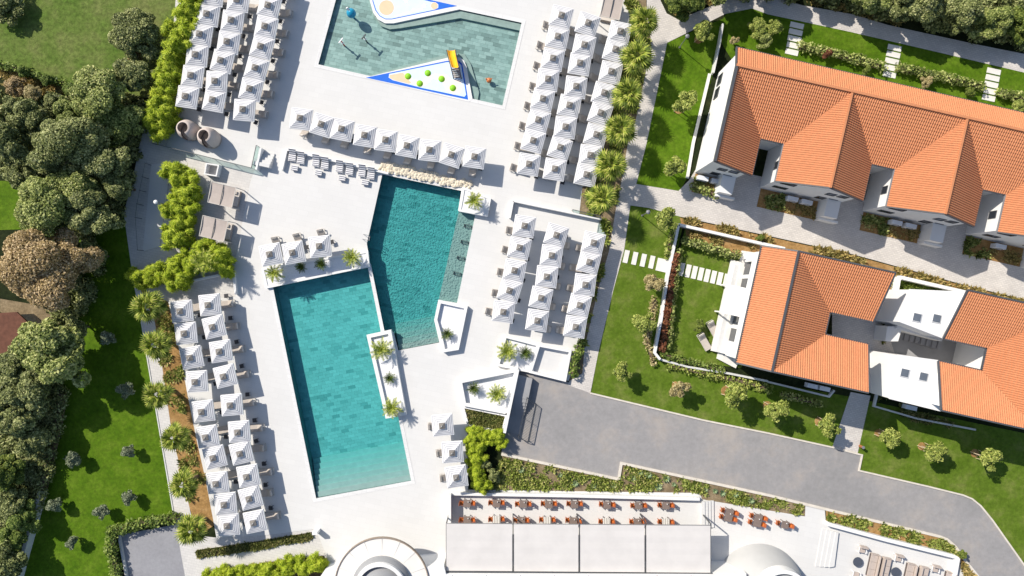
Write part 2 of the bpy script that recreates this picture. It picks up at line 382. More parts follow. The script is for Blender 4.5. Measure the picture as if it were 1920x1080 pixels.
# ------------------------------------------------------------------ setting: ground sheets
POOL_A = [(512, 537), (690, 502), (771, 901), (593, 934)]
POOL_B = [(717, 327), (865, 358), (859, 395), (891, 404), (857, 568), (822, 562), (814, 600), (824, 642), (747, 657), (738, 622), (718, 620), (695, 500), (688, 457)]
POOL_C = [(638, -29), (978, 43), (942, 198), (597, 121)]
HOLES = [POOL_A, POOL_B, POOL_C]
BIG = [(-5000, -5000), (7000, -5000), (7000, 6000), (-5000, 6000)]
sheet('ground', BIG, -.03, 'wood_floor_shaded', HOLES)
DECK = [(380, -120), (366, 37), (340, 150), (330, 210), (312, 276), (478, 318), (470, 340), (452, 430), (437, 510), (442, 556), (316, 566), (335, 650), (352, 740), (368, 820), (386, 900), (402, 985), (406, 1008), (500, 1003), (588, 992), (600, 1010), (625, 1075), (600, 1160),
        (1900, 1160), (1820, 1060), (1797, 1042), (1560, 985), (1548, 980), (1546, 952), (1510, 945), (1509, 968), (1316, 936), (1312, 924), (878, 918), (876, 800), (948, 790), (972, 690), (1066, 714), (1092, 640), (1136, 440), (1126, 412), (1086, 402), (1092, 350), (1114, 348), (1140, 240), (1166, 120), (1184, 45), (1172, -120)]
sheet('pool_deck', DECK, .05, 'deck', HOLES)
sheet('meadow', [(-800, -900), (345, -900), (338, 0), (318, 70), (285, 185), (215, 175), (150, 168), (0, 122), (-800, -100)], -.012, 'meadow')
sheet('lawn', [(-300, 330), (40, 340), (40, 430), (-300, 440)], -.012, 'lawn')
sheet('lawn', [(150, 440), (232, 400), (244, 485), (252, 540), (265, 600), (277, 675), (300, 810), (327, 970), (224, 1003), (236, 1180), (20, 1180), (72, 925), (110, 760), (130, 600)], -.008, 'lawn')
sheet('path', [(338, -100), (375, -100), (366, 37), (340, 150), (330, 210), (312, 276), (480, 316), (470, 340), (437, 510), (442, 556), (316, 566), (300, 560), (290, 602), (302, 672), (322, 810), (355, 950), (366, 1004), (406, 1008), (500, 1003), (588, 992), (606, 1008), (634, 1075), (590, 1180), (362, 1180), (347, 1080), (327, 970), (300, 810), (277, 675), (265, 600), (252, 540), (244, 485), (232, 400), (250, 332), (262, 270), (295, 150), (325, 50)], .01, 'ramp_paver')
sheet('parking_pad', [(224, 1003), (336, 982), (348, 1080), (362, 1180), (245, 1180)], .006, 'asphalt_grey')
sheet('planting_bed', [(262, 540), (316, 566), (335, 650), (352, 740), (368, 820), (386, 900), (402, 985), (372, 1004), (355, 950), (322, 810), (302, 672), (290, 602)], .02, 'red_soil')
# right-hand side
sheet('lawn', [(1251, 80), (1300, 58), (1358, 34), (1338, 135), (1299, 270), (1287, 336), (1275, 358), (1192, 345), (1212, 270)], .0, 'lawn')
sheet('lawn', [(1182, 385), (1217, 390), (1276, 405), (1280, 425), (1250, 560), (1230, 660), (1240, 676), (1380, 705), (1460, 720), (1600, 745), (1690, 765), (1920, 812), (2300, 900), (2300, 1400), (2020, 1160), (1920, 1060), (1860, 975), (1835, 945), (1805, 928), (1740, 912), (1610, 882), (1616, 853), (1558, 838), (1440, 812), (1320, 788), (1108, 737), (1122, 660), (1151, 540), (1170, 470)], -.004, 'lawn_right')
sheet('lawn', [(1285, 425), (1470, 465), (1390, 690), (1240, 672), (1232, 655), (1255, 560)], .004, 'lawn_right')
sheet('lawn', [(1340, 60), (1365, 20), (1410, 14), (1440, 25), (1595, 58), (1810, 108), (1920, 134), (2500, 270), (2500, 420), (1920, 260), (1380, 125)], -.002, 'lawn')
sheet('wood_ground', [(1250, -10), (1330, -900), (3500, -900), (3500, 420), (1920, 96), (1825, 80), (1665, 45), (1505, 8), (1400, -12)], -.016, 'wood_floor_shaded')
sheet('path', [(1207, -400), (1248, -400), (1238, 0), (1250, 25), (1272, 37), (1350, 4), (1400, -12), (1440, -8), (1505, 10), (1600, 27), (1665, 47), (1825, 82), (1920, 101), (2500, 240), (2500, 272), (1920, 136), (1810, 110), (1690, 82), (1595, 60), (1535, 47), (1440, 27), (1410, 16), (1360, 26), (1300, 56), (1251, 80), (1212, 270), (1193, 345), (1272, 358), (1292, 338), (1312, 305), (2400, 552), (2400, 680), (1920, 562), (1800, 532), (1600, 477), (1440, 442), (1275, 406), (1217, 390), (1182, 385), (1170, 470), (1151, 540), (1122, 660), (1107, 737), (1065, 722), (1068, 714), (1092, 700), (1096, 652), (1122, 540), (1142, 470), (1155, 390), (1165, 342), (1177, 270), (1192, 225), (1210, 140), (1220, 70), (1213, 30)], .012, 'paver')
sheet('planting_bed', [(1160, -100), (1207, -100), (1213, 30), (1220, 70), (1210, 140), (1192, 225), (1177, 270), (1165, 342), (1155, 390), (1142, 470), (1122, 540), (1096, 652), (1092, 700), (1068, 714), (1060, 690), (1130, 420), (1080, 405), (1088, 350), (1114, 340), (1140, 240), (1184, 45)], .006, 'dry_soil')
sheet('planting_bed', [(1275, 408), (1440, 444), (1600, 479), (1800, 534), (1920, 564), (2400, 682), (2400, 760), (1815, 552), (1690, 518), (1660, 590), (1640, 720), (1600, 700), (1560, 560), (1470, 466), (1278, 428)], .004, 'red_soil')
sheet('driveway', [(972, 692), (1066, 716), (1107, 737), (1320, 788), (1440, 812), (1558, 838), (1616, 853), (1610, 882), (1740, 912), (1805, 928), (1835, 945), (1860, 975), (1920, 1060), (2100, 1300), (1960, 1300), (1830, 1080), (1785, 1018), (1760, 1005), (1547, 953), (1440, 928), (1165, 868), (1160, 898), (940, 852), (946, 800)], .008, 'asphalt')
sheet('wood_ground', [(876, 800), (946, 800), (940, 852), (950, 880), (920, 918), (878, 918)], .024, 'wood_floor_shaded')
sheet('planting_bed', [(876, 800), (946, 800), (940, 852), (1160, 900), (1165, 870), (1440, 930), (1510, 946), (1509, 970), (1316, 938), (1312, 926), (878, 920)], .016, 'dry_soil')
sheet('planting_bed', [(1548, 954), (1760, 1006), (1785, 1019), (1830, 1080), (1900, 1180), (1850, 1180), (1797, 1044), (1548, 982)], .062, 'red_soil')
sheet('path', [(1595, 735), (1632, 742), (1608, 850), (1560, 840)], .014, 'paver')
sheet('path', [(1560, 560), (1690, 590), (1700, 640), (1690, 680), (1640, 720), (1560, 640)], .014, 'paver')

def kerb(pts, label, w=.18, h=.12, mat='kerb'):
    mb = MB()
    for q in strips(WP(pts), w): mb.prism(q, 0, h)
    return tag(mb.build('kerb', mat), label, 'kerb')
kerb([(1107, 737), (1320, 788), (1440, 812), (1558, 838), (1616, 853), (1610, 882), (1740, 912), (1805, 928), (1822, 935), (1838, 948), (1860, 975), (1920, 1060), (2000, 1170)], 'pale stone kerb between the grey driveway and the lawn')
kerb([(940, 851), (1160, 898), (1165, 868), (1440, 928), (1547, 954), (1760, 1005), (1775, 1011), (1790, 1024), (1830, 1080), (1880, 1150)], 'cream kerb along the lower edge of the driveway', .3, .16)
kerb([(265, 600), (277, 675), (300, 810), (327, 970)], 'thin stone edging between the dark lawn and the left footpath', .12, .08, 'concrete_light')

# ------------------------------------------------------------------ pools
def make_tiles(floor, ring, z, rot, tw, th, mat, skip=None, limit=300):
    c, s = math.cos(rot), math.sin(rot); loc = [(x * c + y * s, -x * s + y * c) for x, y in ring]
    x0 = min(p[0] for p in loc); x1 = max(p[0] for p in loc); y0 = min(p[1] for p in loc); y1 = max(p[1] for p in loc)
    me = bpy.data.meshes.new('tile'); g = .004; t_ = .03; bv = .003
    a, b = tw / 2 - g, th / 2 - g
    me.from_pydata([(-a, -b, 0), (a, -b, 0), (a, b, 0), (-a, b, 0), (-a + bv, -b + bv, t_), (a - bv, -b + bv, t_), (a - bv, b - bv, t_), (-a + bv, b - bv, t_)], [], [(4, 5, 6, 7), (0, 1, 5, 4), (1, 2, 6, 5), (2, 3, 7, 6), (3, 0, 4, 7)])
    me.materials.append(MAT[mat + '_obj']); spots = []
    r = 0; y = y0 + th / 2
    while y < y1 + th / 2:
        x = x0 - tw * ((r * .37) % 1)
        while x < x1 + tw:
            hit = any(pip(x + dx, y + dy, loc) for dx in (-a, 0, a) for dy in (-b, 0, b))
            wx, wy = x * c - y * s, x * s + y * c
            if hit and not (skip and pip(wx, wy, skip)): spots.append((wx, wy))
            x += tw
        y += th; r += 1
    spots.sort(key=lambda p: (p[0] ** 2 + p[1] ** 2))
    one = spots[:limit]; rest = spots[limit:]
    for wx, wy in one:
        o = bpy.data.objects.new('tile', me); o.location = (wx, wy, z + random.uniform(-.003, .003)); o.rotation_euler = (0, 0, rot); link(o, floor)
    if rest:
        mb = MB(); base = [Vector(v.co) for v in me.vertices]; R_ = Matrix.Rotation(rot, 3, 'Z')
        for wx, wy in rest:
            mb.add([R_ @ v + Vector((wx, wy, z)) for v in base], [tuple(p.vertices) for p in me.polygons])
        mb.build('tiles', mat + '_isl', floor, kind='stuff')
def pool(ringpx, label, depth, rot, tw, th, tmat, wmat, wz, wallmat='pool_wall', skip=None, limit=300):
    ring = [tuple(p[:2]) for p in WP(ringpx)]
    p = thing('swimming_pool', label, 'pool')
    n = len(ring)
    v = [(x, y, .05) for x, y in ring] + [(x, y, -depth - .05) for x, y in ring]
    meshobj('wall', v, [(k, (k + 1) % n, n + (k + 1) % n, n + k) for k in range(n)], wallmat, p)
    fl = sheet('floor', offset(ring, .6), -depth - .02, 'grout', px=False, parent=p, kind=None)
    make_tiles(fl, ring, -depth - .015, rot, tw, th, tmat, skip, limit)
    w = MB().prism(offset(ring, -.004), -depth - .04, wz).build('pool_water', wmat, kind='structure')
    return p, ring
def coping(p, ring, w=.42):
    out = offset(ring, w); n = len(ring)
    for i in range(n):
        a, b, c, d = ring[i], ring[(i + 1) % n], out[(i + 1) % n], out[i]
        MB().prism([a, b, c, d], .045, .075).build('coping', 'coping', p)

pa, ringA = pool(POOL_A, 'long rectangular turquoise swimming pool with steps at its lower end', 1.45, math.radians(11.5), .84, .38, 'tile_deep', 'water_deep', -.04)
coping(pa, ringA)
def steps(p, a, b, inward, n, tread, z0, dz, mat='pool_step'):
    a = W(*a); b = W(*b); d = (b - a).normalized(); nn = Vector((-d.y, d.x, 0))
    if nn.dot(W(*inward) - a) < 0: nn = -nn
    for i in range(n):
        o0 = nn * (tread * i); o1 = nn * (tread * (i + 1))
        q = [(a + o0), (b + o0), (b + o1), (a + o1)]
        MB().prism([tuple(x[:2]) for x in q], -1.5, z0 - dz * i).build('step', mat, p)
steps(pa, (593.5, 933.5), (770.5, 901), (640, 700), 7, .62, -.22, .165)
pb, ringB = pool(POOL_B, 'angular turquoise swimming pool below the pebble bed', 1.45, math.radians(-12.5), .84, .38, 'tile_deep', 'water_ripple', -.04)
steps(pb, (747.5, 656.5), (823, 641.5), (790, 560), 5, .62, -.22, .2)
sp_ = [W(*q)[:2] for q in [(860, 395), (891, 404), (857, 568), (822, 562)]]
MB().prism(sp_, -1.45, -.32).build('shelf', 'pool_step', pb)
for i, (x, y) in enumerate([(877, 424), (871, 454), (864, 484), (857, 513)]):
    t = thing('water_bench', 'thin dark slatted bench in the shallow shelf, ' + ORD[i] + ' from the top', 'bench', W(x, y, -.1), math.radians(-12), 'benches in the shallow pool shelf')
    for k in (-1, 1): MB().box((0, k * .14, .0), (1.0, .06, .05)).build('slat', 'rail_metal', t)
    for k in (-1, 1): MB().box((k * .42, 0, -.12), (.05, .3, .2)).build('leg', 'rail_metal', t)
pc, ringC = pool(POOL_C, "shallow green stone children's pool with slide and splash islands", .42, math.radians(-12.5), .9, .42, 'tile_kid', 'water_kid', -.03)
coping(pc, ringC)
lg = [(694, 3), (699, 28), (714, 48), (730, 54), (750, 52), (863, 33), (977, 57), (978, 44), (862, 19), (742, 43), (720, 44), (703, 30), (696, -10)]
MB().prism([W(*q)[:2] for q in lg], -.43, -.12).build('ledge', 'kid_ledge', pc)
lg2 = [(684, 142), (840, 100), (870, 100), (882, 118), (898, 172), (895, 190), (880, 187), (866, 111), (840, 109), (690, 146)]
MB().prism([W(*q)[:2] for q in lg2], -.43, -.2).build('ledge', 'kid_ledge', pc)
# divider wall between the long pool and the angular pool
tag(MB().prism([W(*q)[:2] for q in [(690.5, 502), (695, 500), (718, 620), (714, 621)]], -1.45, .03).build('divider_wall', 'concrete_light'), 'narrow stone wall dividing the two turquoise pools', 'wall')

# splash islands
def disc(px, py, r, z, n=28): c = W(px, py); return [(c.x + r * math.cos(k * 2 * math.pi / n), c.y + r * math.sin(k * 2 * math.pi / n)) for k in range(n)]
def pad(label, outer, blue, inner, extras):
    t = thing('splash_island', label, 'splash pad')
    MB().prism([W(*q)[:2] for q in outer], -.42, .09).build('rim', 'white_wall', t)
    MB().prism([W(*q)[:2] for q in blue], .08, .096).build('blue_border', 'pad_blue', t)
    MB().prism([W(*q)[:2] for q in inner], .085, .102).build('play_floor', 'pad_sky', t)
    for i, (nm, pts, m) in enumerate(extras): MB().prism(pts, .09, .108 + .003 * i).build(nm, m, t)
    return t
def star(px, py, r):
    c = W(px, py); return [(c.x + (r if k % 2 == 0 else r * .5) * math.cos(k * math.pi / 5 + .5), c.y + (r if k % 2 == 0 else r * .5) * math.sin(k * math.pi / 5 + .5)) for k in range(10)]
pw = lambda L: [tuple(W(*q)[:2]) for q in L]
pad('splash pad island with two orange circles and cream stars', [(690, -24), (694, 4), (700, 24), (709, 37), (722, 44), (738, 44), (862, 18), (690, -22)][:-1] + [(770, -2)],
    [(695, -22), (699, 4), (704, 20), (712, 31), (723, 37), (735, 37), (857, 11.5), (770, -8)],
    [(696.5, -20), (700.5, 3), (706, 20), (713, 30), (723, 35.5), (735, 35.5), (816, 18.5), (822, 15), (822, 9), (817, 5), (808, 4), (770, -6)],
    [('orange_circle', disc(725, 15, .88, 0), 'pad_peach'), ('orange_circle', disc(814.5, 11.5, .4, 0), 'pad_peach'), ('cream_band', pw([(738, 31), (776, 20), (792, 16), (794, 20), (745, 32)]), 'pad_cream'), ('star', star(762, 3, .32), 'pad_star'), ('star', star(796, 12, .32), 'pad_star'), ('star', star(776, 20.5, .32), 'pad_star')])
ip = pad('triangular blue edged splash pad island with green dots under the slide', [(684, 146), (840, 108.5), (862, 108), (870, 114), (875, 126), (886, 186), (879, 191)],
    [(686, 146), (838, 114.5), (860, 114), (867, 120), (878, 187.5)],
    [(730, 139), (838, 117), (858, 117), (864.5, 122), (874, 178), (871, 182), (790, 165), (737, 151), (729, 146)],
    [('peach_band', pw([(731, 141), (758, 136), (763, 145), (772, 156), (766, 157.5), (737, 150), (730, 146)]), 'pad_peach'), ('cream_band', pw([(756, 137), (765, 136), (775, 150), (792, 152), (802, 143), (815, 139), (838, 141), (846, 150), (862, 150), (868, 162), (864, 175), (850, 178), (838, 170), (828, 152), (812, 148), (800, 160), (788, 164), (772, 157)]), 'pad_cream')])
for i, (x, y) in enumerate([(765, 143), (802, 137), (787, 156.5), (828, 148), (849, 165)]):
    t = thing('green_dome', 'small green foot dome on the splash pad, ' + ORD[i] + ' from the left', 'play dome', W(x - (6 if i == 2 else 0), y, .11), 0, 'green domes on the splash pad')
    if i == 2: t.location = W(787, 156.5, .11)
    MB().lathe([(.34, 0), (.33, .06), (.24, .12), (.1, .16), (.001, .17)], n=14).build('dome', 'pad_green', t, True)
    MB().lathe([(.38, 0), (.38, .03), (.3, .03)], n=14).build('base_ring', 'pad_green', t)
# slide
t = thing('water_slide', 'yellow chute water slide with dark steps on the splash island', 'slide', W(852, 122, .1), 0)
O_ = t.location
path_ = [(853.5, 127.5, 1.7), (851.5, 120, 1.5), (849.5, 112, 1.05), (847.5, 104, .55), (846.5, 98, .3), (846, 95, .25)]
pts_ = [W(x, y, z) - O_ for x, y, z in path_]
v_, f_ = [], []
for i, p_ in enumerate(pts_):
    w_ = .34 + .05 * (i / 5)
    for dx, dz in ((-w_ - .06, .3), (-w_, .28), (-w_ * .8, .02), (w_ * .8, .02), (w_, .28), (w_ + .06, .3)): v_.append((p_.x + dx, p_.y, p_.z + dz))
for i in range(len(pts_) - 1):
    for k in range(5): f_.append((i * 6 + k, i * 6 + k + 1, i * 6 + 7 + k, i * 6 + 6 + k))
meshobj('chute', v_, f_, 'slide_yellow', t, True)
for sgn in (-1, 1):
    v2, f2 = [], []
    for i, p_ in enumerate(pts_):
        w_ = (.42 + .05 * (i / 5)) * sgn
        v2 += [(p_.x + w_, p_.y, p_.z + .34), (p_.x + w_ + .09 * sgn, p_.y, p_.z + .34), (p_.x + w_ + .09 * sgn, p_.y, max(0, p_.z - .5)), (p_.x + w_, p_.y, max(0, p_.z - .5))]
    for i in range(len(pts_) - 1):
        for k in range(4): f2.append((i * 4 + k, i * 4 + (k + 1) % 4, i * 4 + 4 + (k + 1) % 4, i * 4 + 4 + k))
    meshobj('side_panel', v2, f2, 'slide_dark', t)
for k in range(5):
    q = W(854 + k * .8, 130 + k * 3.6, 1.55 - k * .32) - O_; MB().box(q, (.75, .16, .06)).build('tread', 'wood_deck', t)
for sgn in (-1, 1):
    a_ = W(853.5, 128, 1.7) - O_; b_ = W(858, 148, .05) - O_
    MB().tube(a_ + Vector((sgn * .45, 0, .2)), b_ + Vector((sgn * .45, 0, .1)), .06).build('side_rail', 'slide_dark', t)
# water toys
t = thing('water_toy', 'blue bucket water toy standing in the shallow pool', 'water toy', W(664, 34, -.4))
MB().tube((0, 0, 0), (0, 0, 1.1), .12).build('post', 'toy_blue', t)
MB().lathe([(.001, .95), (.4, 1.0), (.55, 1.35), (.5, 1.7), (.3, 1.95), (.001, 2.0)], n=16).build('body', 'toy_blue', t, True)
MB().tube((0, 0, 1.7), (-.35, .35, 2.15), .1, .14).build('spout', 'toy_white', t)
for nm, lab, x, y, m in (('water_jet', 'red and white spray post left in the shallow pool', 646, 86, 'toy_red'), ('water_jet', 'slim dark spray post right of the red one', 688, 79, 'rail_metal')):
    t = thing(nm, lab, 'spray post', W(x, y, -.4))
    MB().tube((0, 0, 0), (0, 0, 1.8), .09, .07).build('post', m, t)
    MB().box((0, 0, 1.75), (.75, .12, .12), .9).build('arm', 'toy_white' if m == 'toy_red' else m, t)
    MB().lathe([(.16, 0), (.14, .1), (.09, .14)], (0, 0, 1.0), 10).build('collar', 'toy_white', t)
t = thing('water_toy', 'small orange crab shaped toy at the right of the shallow pool', 'water toy', W(917, 153, -.4)); t.scale = (.75,) * 3
MB().tube((0, 0, 0), (0, 0, .5), .1).build('post', 'rail_metal', t)
MB().lathe([(.001, .4), (.38, .5), (.42, .7), (.25, .95), (.001, 1.0)], n=12).build('body', 'toy_orange', t, True)
for k in (-1, 1): MB().tube((k * .3, 0, .8), (k * .45, .2, 1.05), .07, .1).build('claw', 'toy_orange', t)

# pebble bed
t = thing('pebble_bed', 'strip of cream boulders between the parasol row and the angular pool', 'pebble bed')
PB = [(718, 303), (886, 342), (882, 354), (866, 352), (716, 322), (712, 316)]
MB().prism([W(*q)[:2] for q in PB], .04, .10).build('bed', 'gravel_white', t)
stm = []
for k in range(5):
    bm = bmesh.new(); bmesh.ops.create_icosphere(bm, subdivisions=1, radius=1.); r_ = random.Random(k)
    for v in bm.verts: v.co = Vector((v.co.x * (1 + .3 * r_.random()), v.co.y * (.8 + .3 * r_.random()), v.co.z * .6)) * (.85 + .3 * r_.random())
    me = bpy.data.meshes.new('pebble'); bm.to_mesh(me); bm.free(); me.materials.append(MAT['pebble']); stm.append(me)
ring_ = [tuple(q) for q in PB]; k = 0
while k < 290:
    x = random.uniform(712, 887); y = random.uniform(302, 355)
    if pip(x, y, ring_):
        s_ = random.uniform(.13, .3); o = bpy.data.objects.new('stone', stm[k % 5]); o.location = W(x, y) + Vector((0, 0, .1 + s_ * .3)); o.scale = (s_,) * 3; o.rotation_euler = (0, 0, random.uniform(0, 6.3)); link(o, t); k += 1

# ------------------------------------------------------------------ planters
def ring_wall(t, pts, w, h, mat='white_wall', z0=.0, name='wall'):
    ring = [tuple(q) for q in pts]; inn = offset(ring, -w); n = len(ring)
    for i in range(n):
        MB().prism([ring[i], ring[(i + 1) % n], inn[(i + 1) % n], inn[i]], z0, h).build(name, mat, t)
    return inn
def planter(label, pts, h, fill, fillmat, w=.28, ph=None):
    t = thing('planter', label, 'planter'); ring = [tuple(W(x, y, h)[:2]) for x, y in pts]
    inn = ring_wall(t, ring, w, h); MB().prism(inn, 0, fill).build('gravel', fillmat, t); return t
planter('long white planter with three plants between the two pools', [(687, 628), (733, 618), (762, 778), (723, 785)], .75, .42, 'gravel_white', .42)
planter('pointed white planter with one cycad right of the angular pool', [(822, 562), (877, 574), (860, 656), (830, 661), (826, 642), (814, 600)], .7, .3, 'gravel_white', .35)
planter('flat white planter above the long pool', [(490, 503), (690, 470), (693, 500), (499, 541)], .4, .32, 'gravel_white', .25)
planter('small white planter with one palm at the corner of the angular pool', [(868, 350), (921, 371), (914, 406), (860, 396)], .8, .72, 'gravel_white', .25)
planter('white walled planter with two palms beside the empty terrace', [(946, 628), (1011, 645), (999, 700), (931, 686)], .6, .22, 'gravel_white', .3)
planter('pentagonal white planter with two plants above the driveway steps', [(859, 713), (972, 690), (957, 772), (946, 776), (868, 761)], .9, .3, 'gravel_white', .4)
t = planter('white walled planter packed with low dark green groundcover', [(866, 761), (951, 778), (943, 812), (876, 798)], .5, .35, 'soil', .22)
t = thing('terrace_wall', 'low white parapet around the small empty terrace', 'wall')
ring_wall(t, [tuple(W(x, y, .7)[:2]) for x, y in [(1009, 645), (1072, 657), (1061, 716), (992, 699)]], .28, .7)
# big sunken terrace with glass rail
t = thing('terrace_wall', 'pale parapet along the top of the parasol terrace', 'wall')
for a, b in (((962, 378), (1126, 412)), ((962, 378), (956, 410))):
    A_, B_ = W(*a), W(*b); d = B_ - A_; MB().box((A_ + B_) / 2 + Vector((0, 0, .35)), (d.length, .2, .7), math.atan2(d.y, d.x)).build('wall', 'white_wall', t)
def glass_rail(pts, label, h=1.05, z=.05):
    t = thing('glass_railing', label, 'railing'); P_ = WP(pts)
    for a, b in zip(P_, P_[1:]):
        d = b - a; n = max(1, int(d.length / 2.2)); rz = math.atan2(d.y, d.x)
        for k in range(n):
            c = a + d * ((k + .5) / n); MB().box(c + Vector((0, 0, z + h / 2)), (d.length / n - .04, .03, h - .1), rz).build('glass_panel', 'glass_rail', t)
        for k in range(n + 1): MB().box(a + d * (k / n) + Vector((0, 0, z + h / 2)), (.05, .05, h), rz).build('post', 'post_grey', t)
        MB().box((a + b) / 2 + Vector((0, 0, z + h)), (d.length, .07, .06), rz).build('handrail', 'rail_metal', t)
glass_rail([(294, 272), (478, 318), (487, 276)], 'glass railing with dark handrail below the round wicker daybeds')
glass_rail([(1072, 395), (1124, 407), (1119, 436)], 'short glass railing at the terrace corner beside the palms')
def wall(label, pts, h, w=.25, mat='white_wall', name='garden_wall', z=0.):
    t = thing(name, label, 'wall'); P_ = [W(x, y, h) for x, y in pts]
    for q in strips(P_, w): MB().prism(q, z, h + z).build('wall', mat, t)
    return t
wall('white wall of the ramp at the top left of the stairs', [(480, 318), (489, 277)], 1.0, .2)
wall('white L shaped wall beside the striped deck chairs', [(528, 318), (537, 280), (728, 325)], .55, .25)
wall('low white wall under the left parasols beside the bamboo', [(335, 532), (436, 510), (442, 552)], .6, .25)
wall('short white wall at the corner of the bottom flower bed', [(585, 1001), (595, 1000)], 1.3, .3)
for k in range(5):
    a = W(493 + k * 3.2, 310 - k * 5); tag(MB().box(a + Vector((0, 0, .1 + .09 * (4 - k))), (2.2 - k * .25, .42, .2 + .18 * (4 - k)), math.radians(-12)).build('stair_step', 'deck'), 'white stair step by the glass railing, ' + ORD[k] + ' from the bottom', 'step', 'white stair by the glass railing')
# posts of the side terrace fence
tag(MB().prism([W(*q)[:2] for q in [(284, 308), (322, 306), (300, 462), (268, 472)]], .0, .07).build('side_terrace', 'deck'), 'narrow white terrace strip left of the bamboo', 'terrace')
t = thing('wire_fence', 'thin wire fence with slim posts along the left footpath', 'fence')
fp = [(284, 310), (279, 335), (274, 360), (269, 385), (266, 410), (270, 470)]
for x, y in fp: MB().tube(W(x, y), W(x, y) + Vector((0, 0, 1.5)), .035).build('post', 'rail_metal', t)
for a, b in zip(fp, fp[1:]): MB().tube(W(*a) + Vector((0, 0, 1.4)), W(*b) + Vector((0, 0, 1.4)), .02, n=5).build('wire', 'rail_metal', t)
# white frame blocks inside ramp
t = thing('entry_block', 'white open box entry beside the upper bamboo', 'wall'); ring_wall(t, [tuple(W(x, y, .9)[:2]) for x, y in [(386, 305), (411, 309), (406, 331), (382, 327)]], .15, .9)

# ------------------------------------------------------------------ houses
def frame(o, a, k=1.):           # local (u right, v to the front, z) -> world
    u = Vector((math.cos(a), -math.sin(a), 0)); v = Vector((-math.sin(a), -math.cos(a), 0)); O2 = Vector((o[0], o[1], 0))
    return lambda uu, vv, z: O2 + u * uu * k + v * vv * k + Vector((0, 0, z))
def tile_plane(parent, pts):
    """clay tiles in courses on a sloping convex polygon, plus the slab under them"""
    P_ = [Vector(p) for p in pts]; nrm = (P_[1] - P_[0]).cross(P_[2] - P_[0]).normalized()
    if nrm.z < 0: nrm = -nrm
    dn = (Vector((0, 0, -1)) - nrm * nrm.dot(Vector((0, 0, -1)))).normalized(); ac = dn.cross(nrm).normalized(); o = P_[0]
    L = [((p - o).dot(ac), (p - o).dot(dn)) for p in P_]
    n = len(P_)
    slab = meshobj('roof_slope', [p - nrm * .03 for p in P_] + [p - nrm * .16 for p in P_], [tuple(range(n)), tuple(range(2 * n - 1, n - 1, -1))] + [(k, n + k, n + (k + 1) % n, (k + 1) % n) for k in range(n)], 'fascia', parent)
    x0, x1 = min(p[0] for p in L), max(p[0] for p in L); y0, y1 = min(p[1] for p in L), max(p[1] for p in L)
    tw, th = .24, .36; prof = [(0, .0), (.12, .045), (.3, .065), (.48, .045), (.6, .0), (.8, -.012)]
    xs = []; k = 0; x = x0
    while x < x1:
        for f, hh in prof: xs.append((x + f * tw, hh))
        x += tw
    xs.append((x, 0)); m = len(xs); V = []; Fc = []
    y = y1; 
    while y > y0:
        b = len(V)
        for xx, hh in xs: V.append(o + ac * xx + dn * y + nrm * (hh + .042))
        for xx, hh in xs: V.append(o + ac * xx + dn * (y - th) + nrm * hh)
        for xx, hh in xs: V.append(o + ac * xx + dn * y + nrm * (hh - .03))
        for j in range(m - 1): Fc.append((b + j, b + j + 1, b + m + j + 1, b + m + j)); Fc.append((b + 2 * m + j, b + 2 * m + j + 1, b + j + 1, b + j))
        y -= th
    me = bpy.data.meshes.new('tiles'); me.from_pydata(V, [], Fc); bm = bmesh.new(); bm.from_mesh(me)
    cen = sum(P_, Vector()) / n
    for i in range(n):
        a, b = P_[i], P_[(i + 1) % n]; e = (b - a).normalized(); pn = e.cross(nrm)
        if pn.dot(cen - a) > 0: pn = -pn
        bmesh.ops.bisect_plane(bm, geom=bm.verts[:] + bm.edges[:] + bm.faces[:], plane_co=a, plane_no=pn, clear_outer=True)
    bm.to_mesh(me); bm.free(); me.materials.append(MAT['roof_tile'])
    me.polygons.foreach_set('use_smooth', [False] * len(me.polygons))
    t_ = link(bpy.data.objects.new('roof_tiles', me), slab); t_['kind'] = 'stuff'
    return slab
def bar(parent, a, b, w, h, mat, name):       # a thin trim bar along an edge
    a = Vector(a); b = Vector(b); d = b - a; m_ = Matrix.Translation((a + b) / 2) @ d.to_track_quat('X', 'Z').to_matrix().to_4x4()
    v = [m_ @ Vector((x * d.length / 2, y * w / 2, z * h / 2)) for x in (-1, 1) for y in (-1, 1) for z in (-1, 1)]
    return meshobj(name, v, [(0, 1, 3, 2), (4, 6, 7, 5), (0, 4, 5, 1), (2, 3, 7, 6), (0, 2, 6, 4), (1, 5, 7, 3)], mat, parent)
def solid(parent, fr, prof, axis, lo, hi, mat='white_wall', name='wall'):
    """profile polygon (s,z) swept along u (axis 'u': s=v) or v (axis 'v': s=u)"""
    n = len(prof); g = (lambda s, t_, z: fr(t_, s, z)) if axis == 'u' else (lambda s, t_, z: fr(s, t_, z))
    v = [g(s, lo, z) for s, z in prof] + [g(s, hi, z) for s, z in prof]
    o = meshobj(name, v, [tuple(range(n)), tuple(range(2 * n - 1, n - 1, -1))] + [(k, n + k, n + (k + 1) % n, (k + 1) % n) for k in range(n)], mat, parent)
    bm = bmesh.new(); bm.from_mesh(o.data); bmesh.ops.recalc_face_normals(bm, faces=bm.faces); bm.to_mesh(o.data); bm.free(); return o
